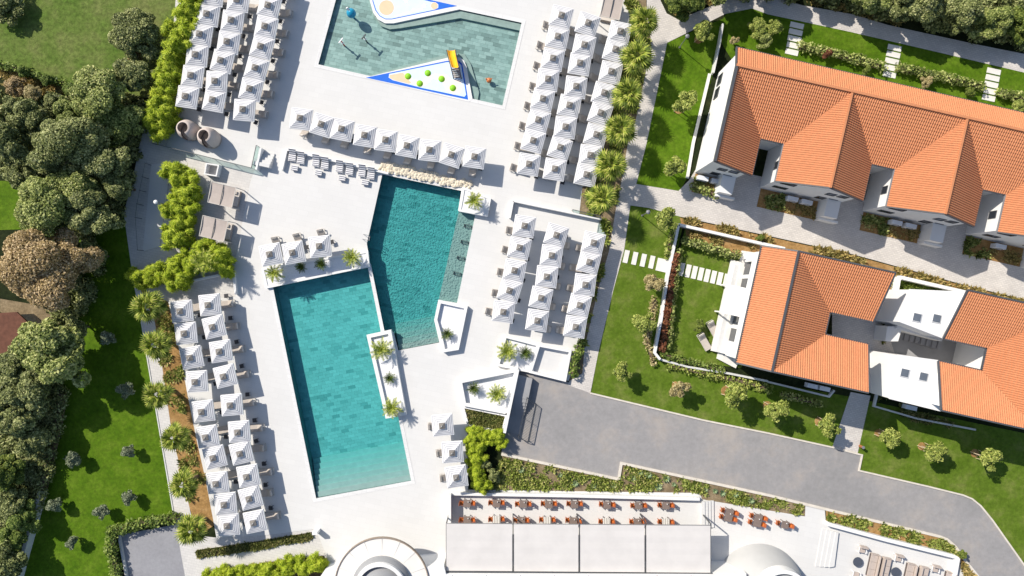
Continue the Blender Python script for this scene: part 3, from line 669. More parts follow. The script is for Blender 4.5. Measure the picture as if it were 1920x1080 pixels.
def window(parent, fr, axis, s, t_, z, w, h):
    """window on a wall: axis 'v' faces the front at v=t_, axis 'u' faces left at u=t_"""
    f = MB(); p = MB()
    def q(s0, s1, z0, z1, d0, d1):
        pts = []
        for dd in (d0, d1):
            for ss, zz in ((s0, z0), (s1, z0), (s1, z1), (s0, z1)): pts.append(fr(ss, t_ + dd, zz) if axis == 'v' else fr(t_ - dd, ss, zz))
        return pts, [(0, 1, 2, 3), (7, 6, 5, 4), (0, 4, 5, 1), (1, 5, 6, 2), (2, 6, 7, 3), (3, 7, 4, 0)]
    b = .07
    for a in ((s - w / 2, s + w / 2, z, z + b), (s - w / 2, s + w / 2, z + h - b, z + h), (s - w / 2, s - w / 2 + b, z + b, z + h - b), (s + w / 2 - b, s + w / 2, z + b, z + h - b)): f.add(*q(*a, -.02, .06))
    fo = f.build('window', 'fascia', parent); p.add(*q(s - w / 2 + b, s + w / 2 - b, z + b, z + h - b, -.01, .025)); p.build('pane', 'glass_dark', fo)

# row of terraced houses, upper right
hz, he = 8.6, 6.0; o_ = W(1341, 302, hz); fr = frame(o_, math.radians(12.9)); SP, HWD = 12.35, 4.85
row = thing('terraced_house', 'long white terraced house with orange tiled cross gables', 'house')
US = [0, SP, 2 * SP, 3 * SP]; UE = 3 * SP + HWD
tile_plane(row, [fr(-.1, -10.3, hz), fr(UE, -10.3, hz), fr(UE, -12.7, 7.1), fr(-.1, -12.7, 7.1)])
for i, u in enumerate(US):
    tile_plane(row, [fr(u, -10.3, hz), fr(u, 0, hz), fr(u + HWD, 0, he), fr(u + HWD, -4.15, he)])
    if i: tile_plane(row, [fr(u, -10.3, hz), fr(u, 0, hz), fr(u - HWD, 0, he), fr(u - HWD, -4.15, he)])
    if i + 1 < len(US): tile_plane(row, [fr(u, -10.3, hz), fr(u + SP, -10.3, hz), fr(u + SP - HWD, -4.15, he), fr(u + HWD, -4.15, he)])
    bar(row, fr(u, -10.2, hz + .05), fr(u, .03, hz + .05), .22, .12, 'roof_tile' if i else 'fascia', 'ridge_cap')
    bar(row, fr(u, .05, hz - .05), fr(u + HWD, .05, he - .05), .1, .22, 'fascia', 'fascia')
    bar(row, fr(u + HWD + .05, .05, he - .05), fr(u + HWD + .05, -4.1, he - .05), .12, .16, 'fascia', 'gutter')
    if i:
        bar(row, fr(u, .05, hz - .05), fr(u - HWD, .05, he - .05), .1, .22, 'fascia', 'fascia')
        bar(row, fr(u - HWD - .05, .05, he - .05), fr(u - HWD - .05, -4.1, he - .05), .12, .16, 'post_grey', 'gutter')
    if i + 1 < len(US): bar(row, fr(u + HWD, -4.1, he - .06), fr(u + SP - HWD, -4.1, he - .06), .14, .16, 'fascia', 'gutter')
    k = (hz - he) / HWD; z4 = hz - 4.45 * k - .14
    prof = [(u + (.12 if i == 0 else -4.45), 0), (u + 4.45, 0), (u + 4.45, z4), (u + .12, hz - .2 - .12 * k)] + ([] if i == 0 else [(u - 4.45, z4)])
    solid(row, fr, prof, 'v', -7.5, -.3)
    for s, z, w, h in ((3.3, 4.0, 1.0, 1.1), (2.0, 3.9, 1.0, 1.1), (3.3, 1.2, 1.0, 1.2), (2.0, 1.2, 1.0, 1.2)): window(row, fr, 'v', u + s, -.3, z, w, h)
    if i:
        for s, z, w, h in ((-2.9, 4.2, 1.6, .9), (-2.9, 1.8, 1.6, .9)): window(row, fr, 'v', u + s, -.3, z, w, h)
        window(row, fr, 'u', -2.2, u - 4.45, 3.4, .9, 1.2)
bar(row, fr(-.1, -10.3, hz + .08), fr(UE, -10.3, hz + .08), .26, .14, 'roof_tile', 'ridge_cap')
bar(row, fr(-.12, -10.3, hz), fr(-.12, .03, hz), .14, .24, 'fascia', 'fascia'); bar(row, fr(-.12, -10.3, hz), fr(-.12, -12.75, 7.07), .14, .24, 'fascia', 'fascia')
bar(row, fr(-.1, -12.77, 7.02), fr(UE, -12.77, 7.02), .12, .16, 'fascia', 'gutter')
kk = (hz - he) / 6.15
solid(row, fr, [(-12.2, 0), (-4.7, 0), (-4.7, hz - 5.6 * kk - .2), (-10.3, hz - .2), (-12.2, 7.2)], 'u', .16, UE - .3)
window(row, fr, 'u', -10.9, .12, 1.0, 1.2, 1.6); window(row, fr, 'u', -9.3, .12, 1.0, 1.2, 1.6)
ac_row = math.radians(-12.9)
for i, u in enumerate(US):
    for k in (0, 1):
        if i == 3 and k == 1: continue
        uu = (u - .7 + k * 1.7) if i else (1.0 + k * 1.6)
        t = thing('air_conditioner', f'white air conditioner box, {["left", "right"][k]} one in front of {"the half gable" if i == 0 else ORD[i - 1] + " full gable"}', 'air conditioner', fr(uu, .35, 0), ac_row, 'air conditioners by the terraced house')
        MB().box((0, 0, .55), (1.25, .5, .95)).build('case', 'ac_white', t); MB().lathe([(.36, 0), (.34, .03), (.3, .03)], (0, 0, 0), 16).build('fan_ring', 'fascia', t).matrix_local = Matrix.Translation((.15, -.25, .55)) @ Matrix.Rotation(math.pi / 2, 4, 'X')
        for s in (-1, 1): MB().box((s * .45, 0, .04), (.1, .5, .08)).build('foot', 'fascia', t)
    # flower strip and entry wall before each unit
    lo = u - 4.3 if i else .2; hi = u + 2.6 if i else 2.7
    o = sheet('garden_strip', [fr(lo, -.2, 0), fr(hi, -.2, 0), fr(hi, 2.0, 0), fr(lo, 2.0, 0)], .03, 'red_soil', px=False); o['kind'] = 'structure'
    t = thing('entry_wall', f'white L shaped entry wall beside {"the half gable" if i == 0 else ORD[i - 1] + " full gable"} of the terraced house', 'wall', group='entry walls of the terraced house')
    solid(t, fr, [(hi + .05, 0), (hi + 1.6, 0), (hi + 1.6, 2.3), (hi + .05, 2.3)], 'v', -.28, 1.75, 'white_wall', 'block'); solid(t, fr, [(1.78, 0), (2.05, 0), (2.05, 1.2), (1.78, 1.2)], 'u', hi + .1, hi + 2.3, 'white_wall', 'low_wall')

# U shaped villas with inward sloping roofs
def villa(label, fr, mirror):
    t = thing('villa', label, 'house'); zr, zi = 8.4, 6.2
    g = (lambda u, v, z: fr(10.6 - u, v, z)) if mirror else fr
    tile_plane(t, [g(0, 0, zr), g(0, 13.1, zr), g(-3.2, 13.1, 6.3), g(-3.2, 0, 6.3)])
    tile_plane(t, [g(0, 0, zr), g(5.7, 5.4, zi), g(5.7, 8.0, zi), g(0, 13.1, zr)])
    tile_plane(t, [g(0, 0, zr), g(10.6, 0, zr), g(10.6, 5.4, zi), g(5.7, 5.4, zi)])
    tile_plane(t, [g(0, 13.1, zr), g(5.7, 8.0, zi), g(10.6, 8.0, zi), g(10.6, 13.1, zr)])
    bar(t, g(0, 0, zr + .05), g(0, 13.1, zr + .05), .24, .12, 'fascia', 'ridge_cap')
    for a, b, n_ in ((g(-3.25, -.05, 6.28), g(-3.25, 13.15, 6.28), 'gutter'), (g(-3.2, -.06, 6.25), g(0, -.06, zr), 'fascia'), (g(0, -.06, zr), g(10.65, -.06, zr), 'fascia'), (g(10.66, -.05, zr), g(10.66, 5.4, zi), 'fascia'), (g(10.66, 13.1, zr), g(10.66, 8.0, zi), 'fascia'), (g(-3.2, 13.16, 6.25), g(0, 13.16, zr), 'fascia'), (g(0, 13.16, zr), g(10.6, 13.16, zr), 'fascia'), (g(5.7, 5.46, zi - .04), g(10.6, 5.46, zi - .04), 'gutter'), (g(5.7, 7.94, zi - .04), g(10.6, 7.94, zi - .04), 'gutter'), (g(5.76, 5.4, zi - .04), g(5.76, 8.0, zi - .04), 'gutter')): bar(t, a, b, .16, .2, 'fascia', n_)
    k = (zr - zi) / 5.4
    solid(t, g, [(-2.7, 0), (5.0, 0), (5.0, zr - 5.0 * .386 - .2), (0, zr - .2), (-2.7, 6.42)], 'v', .35, 12.75)
    solid(t, g, [(.35, 0), (4.9, 0), (4.9, zr - 4.9 * k - .2), (.35, zr - .35)], 'u', 5.0, 10.35)
    k2 = (zr - zi) / 5.1
    solid(t, g, [(12.75, 0), (8.5, 0), (8.5, zr - 4.6 * k2 - .2), (12.75, zr - .35)], 'u', 5.0, 10.35)
    for s in (2.2, 4.2, 6.2, 8.2, 10.2): 
        if not mirror: window(t, g, 'u', s, -2.7, .4, 1.5, 2.3)
    for s in (6.2, 8.2): window(t, g, 'v', s, 12.75, 1.2, 1.2, 1.4); window(t, g, 'v', s, 12.75, 4.4, 1.2, 1.4)
    return t
frA = frame(W(1497, 472, 8.4), math.radians(12.5), .978); villa('orange roofed villa with small garden and courtyard open to the right', frA, False)
frB = frame(W(1815, 545, 8.4), math.radians(12.5), .978); vb = villa('orange roofed villa with flat white annexes at the right edge', frB, True)
def annex(label, pts, sk):
    t = thing('annex', label, 'building'); z = 6.0
    MB().prism([W(x, y, z)[:2] for x, y in pts], 0, z).build('wall', 'white_wall', t)
    MB().prism([tuple(q) for q in offset([W(x, y, z)[:2] for x, y in pts], .06)], z - .08, z + .06).build('roof_edge', 'white_wall', t)
    for x, y in sk:
        c = W(x, y, z + .1); f = MB().box(c, (.95, .95, .12), -ROT).build('skylight', 'white_wall', t); MB().box(c + Vector((0, 0, .07)), (.82, .82, .04), -ROT).build('pane', 'skylight', f)
annex('flat white annex roof with two skylights, upper of the pair', [(1706, 543), (1809, 548), (1766, 633), (1690, 604)], [(1719, 595), (1756, 597)])
annex('flat white annex roof with two skylights, lower of the pair', [(1684, 666), (1758, 676), (1762, 770), (1668, 747)], [(1696, 699), (1731, 706)])
t = thing('entry_wall', 'white block wall at the passage between the two annexes', 'wall'); MB().prism([W(x, y, 2.6)[:2] for x, y in [(1664, 612), (1683, 612), (1690, 620), (1684, 640), (1660, 640)]], 0, 2.6).build('block', 'white_wall', t); MB().prism([W(x, y, 2.9)[:2] for x, y in [(1683, 610), (1768, 634), (1766, 640), (1680, 616)]], 0, 2.9).build('wall', 'white_wall', t)
sheet('courtyard', [(1660, 610), (1780, 630), (1870, 655), (1860, 700), (1760, 690), (1680, 670)], .02, 'stair_grey')
for i in range(8):
    c = W(1690 + i * 8.5, 622 + i * 2.6); tag(MB().box(c + Vector((0, 0, .1 + .09 * i)), (.5, 1.7, .2 + .18 * i), -ROT).build('stair_step', 'stair_grey'), 'grey courtyard stair step between the annexes, ' + ORD[i] + ' from the left', 'step', 'courtyard stair between the annexes')
t = thing('garden_terrace', 'pale terrace with wide steps along the left side of the villa', 'terrace')
MB().prism([tuple(W(x, y)[:2]) for x, y in [(1390, 470), (1368, 560), (1343, 672), (1378, 690), (1420, 600), (1440, 478)]], 0, .3).build('floor', 'slab', t)
for k in range(3): solid(t, frA, [(-4.4 + k * .55, .28), (-2.7, .28), (-2.7, .5 + .17 * k), (-4.4 + k * .55, .5 + .17 * k)], 'v', 2.0 if k else 1.5, 12.6, 'slab' if k != 1 else 'grey_wall', 'step')
solid(t, frA, [(-5.0, 2.6), (-2.7, 2.6), (-2.7, 2.8), (-5.0, 2.8)], 'v', 4.6, 8.0, 'white_wall', 'canopy')
for v in (4.7, 7.9): solid(t, frA, [(-4.95, .3), (-4.8, .3), (-4.8, 2.6), (-4.95, 2.6)], 'v', v - .08, v + .08, 'white_wall', 'post')
for i, (x, y, h, w_, d_) in enumerate([(1517, 722, .9, 1.2, .5), (1540, 727, .9, 1.2, .5), (1700, 762, .9, 1.3, .5)]):
    t = thing('air_conditioner', ['left air conditioner box below the courtyard villa', 'right air conditioner box below the courtyard villa', 'air conditioner box below the lower white annex'][i], 'air conditioner', W(x, y), -ROT, 'air conditioners by the villas'); MB().box((0, 0, .55), (w_, d_, .9)).build('case', 'ac_white', t)
    for s in (-1, 1): MB().box((s * .4, 0, .05), (.1, .5, .1)).build('foot', 'fascia', t)

# garden walls
wall('white garden wall enclosing the villa garden above', [(1273, 421), (1400, 450), (1472, 466)], .9, .32)
wall('white garden wall between the olive lawn and the villa garden', [(1273, 421), (1252, 520), (1240, 600), (1228, 662), (1238, 674)], .9, .28)
wall('grey low wall curving under the villa garden hedge', [(1238, 674), (1290, 688), (1365, 700), (1440, 715)], .6, .22, 'concrete_light')
wall('white garden wall bending around the upper annex', [(1812, 548), (1690, 520), (1686, 524), (1672, 608)], 1.0, .38)
wall('pale low wall beside the lower annex', [(1660, 675), (1640, 762), (1720, 785), (1830, 806)], .4, .2, 'concrete_light')
wall('low grey wall under the courtyard villa', [(1440, 716), (1555, 744), (1565, 732)], .4, .2, 'concrete_light')
wall('pale wall strip at the left end of the terraced house', [(1356, 44), (1350, 80), (1338, 136)], .9, .2, 'concrete_light')
wall('cream plinth beside the end wall of the terraced house', [(1331, 138), (1300, 268), (1289, 334)], .15, .35, 'slab')
wall('long pale concrete wall at the lower left beside the dark lawn', [(74, 922), (55, 990), (30, 1080), (18, 1130)], 1.2, .4, 'concrete_light')
wall('concrete wall edge behind the parking pad hedge', [(222, 1004), (240, 1100)], .3, .25, 'concrete_light')
# stepping stones
def stones(name, label, L, w, d, rz):
    t = thing(name, label, 'stepping stones')
    me = None
    for x, y, ww in L:
        if ww == w and me: o = bpy.data.objects.new('stone', me); link(o, t)
        else:
            o = MB().box((0, 0, .03), (ww, d, .07)).build('stone', 'slab', t)
            if ww == w: me = o.data
        o.location = W(x, y); o.rotation_euler = (0, 0, rz)
stones('stepping_path', 'white stepping stones crossing the olive lawn to the garden gate', [(1174, 481, .56), (1190, 484.5, .56), (1206, 488, .56), (1222, 491.5, .56), (1245, 498, 1.75)], .56, 1.5, -ROT)
stones('stepping_path', 'white stepping stones crossing the villa garden to the terrace', [(1278, 505, .56)] + [(1290 + k * 11.9, 508 + k * 2.9, .56) for k in range(7)], .56, 1.5, -ROT)
for lab, x, y, n in (('first stepping stone path behind the terraced house, at its left', 1494, 48, 5), ('second stepping stone path behind the terraced house', 1677, 90, 5), ('third stepping stone path behind the terraced house, at the right', 1863, 134, 5)):
    stones('stepping_path', lab, [(x - 2.4 * k, y + 12.5 * k, 1.5 if k > 2 else 1.6) for k in range(n)], 1.5, .62, -ROT)

# driveway steps and gate rail
t = thing('driveway_stair', 'grey stair between the pentagonal planter and the driveway', 'stairs')
for k in range(6): a = [(964 - k * 1.2, 742 + k * 6), (990 - k * 1.4, 747 + k * 6), (988.5 - k * 1.4, 754 + k * 6), (962.5 - k * 1.2, 749 + k * 6)]; MB().prism(pw(a), 0, .85 - .14 * k).build('step', 'stair_grey', t)
MB().prism(pw([(966, 700), (998, 708), (990, 747), (964, 742)]), 0, .9).build('landing', 'stair_grey', t)
MB().prism(pw([(957, 778), (983, 783), (976, 815), (948, 808)]), 0, .04).build('landing', 'stair_grey', t)
wall('tall white retaining wall right of the pentagonal planter', [(971, 694), (946, 812)], 1.9, .3)
t = thing('barred_gate', 'dark barred gate panel slanting beside the driveway stair', 'gate')
ga, gb, gc, gd = W(988, 746, 1.2), W(1006, 760, .7), W(992, 829, .7), W(972, 821, 1.2)
for k in range(1, 26): f_ = k / 26; bar(t, ga + (gd - ga) * f_, gb + (gc - gb) * f_, .03, .03, 'rail_metal', 'bar')
for a, b in ((ga, gb), (gb, gc), (gc, gd), (gd, ga)): bar(t, a, b, .07, .07, 'rail_metal', 'gate_frame')
bar(t, (ga + gd) / 2, (gb + gc) / 2, .06, .06, 'rail_metal', 'crossbar')
for p_ in (ga, gb, gc, gd): MB().box((p_.x, p_.y, p_.z / 2), (.07, .07, p_.z)).build('post', 'rail_metal', t)

# ------------------------------------------------------------------ parasols, loungers, side tables
PW_ = 1.21
def make_parasol():
    t = thing('parasol', '', 'parasol', group='striped parasols')
    n = 7; ze, zp = 2.28, 2.86
    # canopy: four sagging panels, ridges along the diagonals, with a hanging valance
    V, Fc = [], []
    N = 8
    for i in range(-N, N + 1):
        for j in range(-N, N + 1):
            x, y = i / N, j / N; m_ = max(abs(x), abs(y)); mn = min(abs(x), abs(y))
            sag = .05 * math.sin(math.pi * m_) * (1 - (mn / m_ if m_ else 1)) ; V.append((x * PW_, y * PW_, zp - (zp - ze) * m_ ** 1.06 - sag))
    D = 2 * N + 1
    for i in range(D - 1):
        for j in range(D - 1): Fc.append((i * D + j, (i + 1) * D + j, (i + 1) * D + j + 1, i * D + j + 1))
    c = meshobj('canopy', V, Fc, 'parasol_fabric', t)
    vb = MB()
    for a in range(4):
        r_ = Matrix.Rotation(a * math.pi / 2, 3, 'Z'); vb.add([r_ @ Vector(p) for p in ((PW_ + .003, -PW_, ze), (PW_ + .003, PW_, ze), (PW_ + .01, PW_, ze - .16), (PW_ + .01, -PW_, ze - .16))], [(0, 1, 2, 3)])
    vb.build('valance', 'towel', c)
    cp = MB(); s = .34; cp.add([(-s, -s, 2.84), (s, -s, 2.84), (s, s, 2.84), (-s, s, 2.84), (0, 0, 3.02)], [(0, 1, 4), (1, 2, 4), (2, 3, 4), (3, 0, 4), (3, 2, 1, 0)]); cp.build('vent_cap', 'vent_grey', t)
    MB().tube((0, 0, 3.0), (0, 0, 3.1), .05, .03).build('finial', 'frame_white', t)
    MB().tube((0, 0, 0), (0, 0, 2.84), .035).build('pole', 'frame_white', t)
    MB().box((0, 0, .06), (.75, .75, .12)).box((0, 0, .16), (.3, .3, .1)).build('base', 'post_grey', t)
    for k in range(4):
        a = math.pi / 4 + k * math.pi / 2; e = PW_ * 1.40; MB().tube((0, 0, 2.75), (e * math.cos(a), e * math.sin(a), ze - .03), .015, n=5).build('rib', 'frame_white', t)
    return t
def make_lounger():           # head at +x
    t = thing('sun_lounger', '', 'sun lounger', group='sun loungers under the parasols'); t.scale = (1.1, 1.2, 1.05)
    MB().box((0, .33, .27), (1.95, .05, .07)).box((0, -.33, .27), (1.95, .05, .07)).box((-.95, 0, .27), (.05, .7, .07)).box((.95, 0, .27), (.05, .7, .07)).build('frame', 'frame_beige', t)
    for x in (-.85, .85):
        for y in (-.31, .31): MB().box((x, y, .12), (.06, .06, .24)).build('leg', 'frame_beige', t)
    MB().box((-.35, 0, .35), (1.25, .64, .1)).build('mattress', 'cushion', t)
    MB().box((.56, 0, .56), (.78, .64, .1), 0, 0, -.62).build('backrest', 'cushion', t)
    MB().box((.83, 0, .84), (.22, .5, .09), 0, 0, -.62).build('pillow', 'cushion_light', t)
    MB().box((.62, 0, .40), (.05, .55, .3), 0, 0, .3).build('prop', 'frame_beige', t)
    return t
def make_side_table():
    t = thing('side_table', '', 'side table', group='side tables under the parasols')
    MB().box((0, 0, .42), (.48, .48, .04)).build('top', 'dark_table', t)
    for x in (-.19, .19):
        for y in (-.19, .19): MB().box((x, y, .2), (.04, .04, .4)).build('leg', 'dark_table', t)
    return t
FIRST = {}
def place(kind, maker, loc, rz, label):
    if kind not in FIRST:
        o = maker(); FIRST[kind] = o; o.location = loc; o.rotation_euler = (0, 0, rz); o['label'] = label
        return o
    return dup(FIRST[kind], loc, rz, label)
COLS = [
 # (points, rotation deg, phrase, lounger offset (du,dv,heading deg), table offset)
 ([(394, -13), (384, 24), (371, 61), (364, 100), (356, 141), (347, 179)], -10, 'outer column beside the bamboo hedge', (.95, .15, 0), (.55, -.8)),
 ([(442, -2), (430, 36), (423, 75), (413, 111), (402, 149), (397, 187)], -10, "middle column left of the children's pool", (.95, .15, 0), (.75, -.85)),
 ([(507, -31), (501, 7), (495, 46), (487, 84), (476, 125), (465, 164), (454, 203)], -10, "inner column left of the children's pool", (.95, .15, 0), (.75, -.85)),
 ([(561, 220), (601, 232), (638, 241), (681, 252), (721, 262), (763, 271), (805, 279), (847, 289), (888, 294)], -12, 'row above the pebble bed', (.1, -.75, -90), (.8, -.7)),
 ([(1054, 27), (1045, 68), (1037, 107), (1027, 145), (1018, 185), (1010, 224), (1001, 262), (991, 305)], -12, "inner column right of the children's pool", (-1.05, -.55, 180), (1.2, -.9)),
 ([(1103, 40), (1097, 81), (1089, 117), (1080, 159), (1069, 196), (1061, 235), (1051, 277), (1042, 316)], -13, "middle column right of the children's pool", (-1.05, -.55, 180), (1.2, -.9)),
 ([(1164, 56), (1154, 92), (1147, 132), (1133, 172), (1127, 209), (1118, 250), (1109, 289), (1100, 325)], -14, 'outer column along the palm row', (-1.05, -.55, 180), (.9, -.9)),
 ([(982, 424), (973, 465), (965, 506), (956, 545), (944, 584)], -12, 'left column of the walled terrace', (-1.0, -.5, 180), (1.2, -.9)),
 ([(1044, 439), (1035, 480), (1027, 518), (1015, 559), (1007, 600)], -12, 'middle column of the walled terrace', (.85, -.8, 0), (1.2, .2)),
 ([(1115, 454), (1106, 492), (1097, 533), (1088, 574), (1079, 612)], -12, 'right column of the walled terrace', (-.85, -.8, 180), (-.2, -1.0)),
 ([(504, 477), (547, 472), (596, 462)], 10, 'group of three above the long pool', (.1, 1.2, 90), (1.0, .5)),
 ([(335, 584), (343, 627), (354, 671), (365, 717), (377, 772), (385, 820), (397, 861), (404, 907), (417, 949), (423, 989)], 10, 'outer column beside the orange planting bed', (1.1, .2, 0), (1.15, -.7)),
 ([(389, 571), (397, 614), (409, 660), (419, 707), (430, 762), (444, 812), (447, 852), (462, 896), (465, 937), (475, 982)], 10, 'inner column facing the long pool', (1.0, -.2, 0), (1.2, .75)),
 ([(830, 799), (847, 850), (854, 897)], 4, 'group of three beside the yellow bamboo', (-.95, -.45, 180), (.2, -.95)),
]
for pts, deg, phrase, lo, to in COLS:
    side = 'left' if 'row' in phrase.split()[0] or 'long pool' in phrase and 'group' in phrase else 'top'
    for i, (x, y) in enumerate(pts):
        g = W(x, y, 3.0); g.z = .05; rz = math.radians(deg + random.uniform(-6, 6))
        o_p = place('parasol', make_parasol, g, rz, f'striped square parasol, {ORD[i]} from the {side} in the {phrase}')
        o_p.rotation_euler = (random.uniform(-.035, .035), random.uniform(-.035, .035), rz)
        R2 = Matrix.Rotation(math.radians(deg), 3, 'Z')
        q = g + R2 @ Vector((lo[0] + random.uniform(-.12, .12), lo[1] + random.uniform(-.1, .1), 0)); q.z = .05
        place('lounger', make_lounger, q, math.radians(deg + lo[2] + random.uniform(-4, 4)), f'beige sun lounger, {ORD[i]} from the {side} in the {phrase}')
        q = g + R2 @ Vector((to[0], to[1], 0)); q.z = .05
        place('table', make_side_table, q, math.radians(deg + random.uniform(-8, 8)), f'dark side table, {ORD[i]} from the {side} in the {phrase}')

# loungers on the villa lawn
for i, (x, y, a) in enumerate([(1336, 617, 118), (1319, 640, 120)]):
    dup(FIRST['lounger'], W(x, y, .01), math.radians(a), ['sun lounger with raised back on the villa lawn near the terrace', 'second sun lounger on the villa lawn next to the small shrub'][i])
# striped deck chairs
def make_deck_chair():
    t = thing('deck_chair', '', 'deck chair', group='striped deck chairs'); 
    MB().box((0, -.2, .3), (.78, .8, .14)).build('seat', 'stripe_cushion', t); MB().box((0, .42, .55), (.78, .85, .12), 0, .75).build('backrest', 'stripe_cushion', t)
    for s in (-1, 1): MB().box((s * .41, 0, .3), (.05, 1.3, .07)).build('side_rail', 'frame_white', t)
    for x in (-.38, .38):
        for y in (-.5, .4): MB().box((x, y, .13), (.05, .05, .26)).build('leg', 'frame_white', t)
    return t
def make_ottoman():
    t = thing('ottoman', '', 'ottoman', group='striped ottomans'); MB().box((0, 0, .3), (.75, .6, .16)).build('cushion', 'stripe_cushion', t)
    for x in (-.3, .3):
        for y in (-.22, .22): MB().box((x, y, .11), (.05, .05, .22)).build('leg', 'frame_white', t)
    return t
for i, (x, y) in enumerate([(550, 293), (566, 298), (594, 303), (611, 308), (638, 314), (657, 319), (680, 322), (697, 327)]):
    place('deck', make_deck_chair, W(x, y, .05), math.radians(-8), f'black and white striped deck chair, {ORD[i]} from the left along the low wall')
for i, (x, y) in enumerate([(554, 316), (599, 325), (643, 335), (686, 343)]):
    place('otto', make_ottoman, W(x, y, .05), math.radians(-10), f'black and white striped ottoman, {ORD[i]} from the left before the deck chairs')
# cabana daybeds
def cabana(label, px, rz):
    h = 2.3; t = thing('cabana', label, 'cabana', (0, 0, 0), 0, 'beige cabana daybeds'); q = [W(x, y, h) for x, y in px]; c = sum(q, Vector()) / 4; c.z = .05; t.location = c
    L = [p - Vector((c.x, c.y, 0)) for p in q]
    for p in L: MB().box((p.x, p.y, h / 2), (.09, .09, h), rz).build('post', 'frame_beige', t)
    def lerp(a, b, k): return a + (b - a) * k
    for k0, k1 in ((.0, .485), (.515, 1.)):
        a, b, d, e = lerp(L[0], L[1], k0), lerp(L[0], L[1], k1), lerp(L[3], L[2], k1), lerp(L[3], L[2], k0)
        v = []
        for k in range(7):
            f = k / 6; s = -.1 * math.sin(math.pi * f)
            v += [lerp(a, e, f) + Vector((0, 0, s)), lerp(b, d, f) + Vector((0, 0, s))]
        meshobj('canopy', v, [(2 * k, 2 * k + 1, 2 * k + 3, 2 * k + 2) for k in range(6)], 'cabana_fabric', t)
    for a, b in ((0, 1), (1, 2), (2, 3), (3, 0), ): bar(t, L[a], L[b], .07, .07, 'frame_beige', 'beam')
    m0, m1 = (L[0] + L[1]) / 2, (L[3] + L[2]) / 2; bar(t, m0, m1, .07, .07, 'fascia', 'beam')
    MB().box((0, 0, .2), ((L[1] - L[0]).length * .86, (L[2] - L[1]).length * .8, .3), rz).build('bed', 'wicker', t); MB().box((0, 0, .4), ((L[1] - L[0]).length * .82, (L[2] - L[1]).length * .76, .14), rz).build('mattress', 'cushion_light', t)
    for s in (-1, 1):
        p = Matrix.Rotation(rz, 3, 'Z') @ Vector((s * .6, (L[2] - L[1]).length * .28, 0)); MB().box((p.x, p.y, .56), (.6, .35, .18), rz).build('pillow', 'cushion', t)
cabana('beige two panel cabana daybed, upper of two right of the bamboo', [(397, 341), (443, 352), (435, 390), (390, 379)], -ROT)
cabana('beige two panel cabana daybed, lower of two right of the bamboo', [(381, 404), (428, 415), (420, 453), (374, 442)], -ROT)
cabana('beige two panel cabana daybed beside the palm path at the top', [(1136, -22), (1172, -14), (1161, 38), (1125, 30)], -ROT)
# round hooded wicker daybeds
for i, (x, y) in enumerate([(361, 248), (399, 262)]):
    t = thing('wicker_daybed', ['left round hooded wicker daybed with open top', 'right round hooded wicker daybed with open top'][i], 'daybed', W(x, y, .05), 0, 'round wicker daybeds')
    MB().lathe([(.001, 0), (1.05, 0), (1.1, .35), (1.05, .4), (.001, .4)], n=28).build('base', 'wicker', t)
    MB().lathe([(.001, .4), (.95, .4), (1.0, .5), (.95, .58), (.001, .6)], n=28).build('cushion', 'cushion_light', t)
    MB().lathe([(1.1, .4), (1.15, .9), (1.1, 1.6), (.85, 2.2), (.62, 2.45), (.58, 2.42), (.8, 2.15), (1.05, 1.58), (1.1, .9), (1.05, .4)], n=24, a0=math.radians(-70), a1=math.radians(250)).build('hood', 'hood_fabric', t, True)
    for k in range(3): MB().box((.55 * math.cos(2 + k), .55 * math.sin(2 + k), .68), (.45, .2, .35), 2 + k + 1.57).build('pillow', 'cushion', t)

# ------------------------------------------------------------------ restaurant terrace
wall('white parapet along the top of the restaurant terrace', [(842, 926), (1080, 930), (1312, 936)], .7, .35)
wall('white parapet at the left end of the restaurant terrace', [(843, 928), (843, 985)], 1.5, .3)
def make_chair(mat='chair_orange'):
    t = thing('dining_chair', '', 'chair', group='orange dining chairs'); MB().box((0, 0, .45), (.46, .46, .07)).build('seat', 'chair_orange', t)
    MB().box((.22, 0, .72), (.06, .46, .42), 0, 0, .15).build('backrest', 'chair_rust', t)
    for x in (-.19, .19):
        for y in (-.19, .19): MB().box((x, y, .21), (.04, .04, .42)).build('leg', 'chair_rust', t)
    for s in (-1, 1): MB().box((.02, s * .24, .64), (.42, .05, .05)).build('armrest', 'chair_rust', t)
    return t
def table_maker(mat, w, d):
    def f():
        t = thing('dining_table', '', 'table', group='dining tables on the terrace'); MB().box((0, 0, .74), (w, d, .05)).build('top', mat, t)
        for x in (-w / 2 + .08, w / 2 - .08):
            for y in (-d / 2 + .08, d / 2 - .08): MB().box((x, y, .36), (.06, .06, .72)).build('leg', 'lounge_dark', t)
        if mat == 'table_brown':
            MB().tube((.12, .2, .765), (.12, .2, .9), .05, .04).build('vase', 'toy_white', t); MB().box((.28, .15, .79), (.1, .1, .05)).build('holder', 'dark_table', t)
        return t
    return f
TX = [(876, 943), (931, 943), (981, 944), (1029, 945), (1077, 945), (1138, 946), (1197, 947), (1248, 947)]
TX2 = [(876, 974), (931, 973), (977, 975), (1026, 975), (1075, 976), (1137, 977), (1195, 978), (1248, 978)]
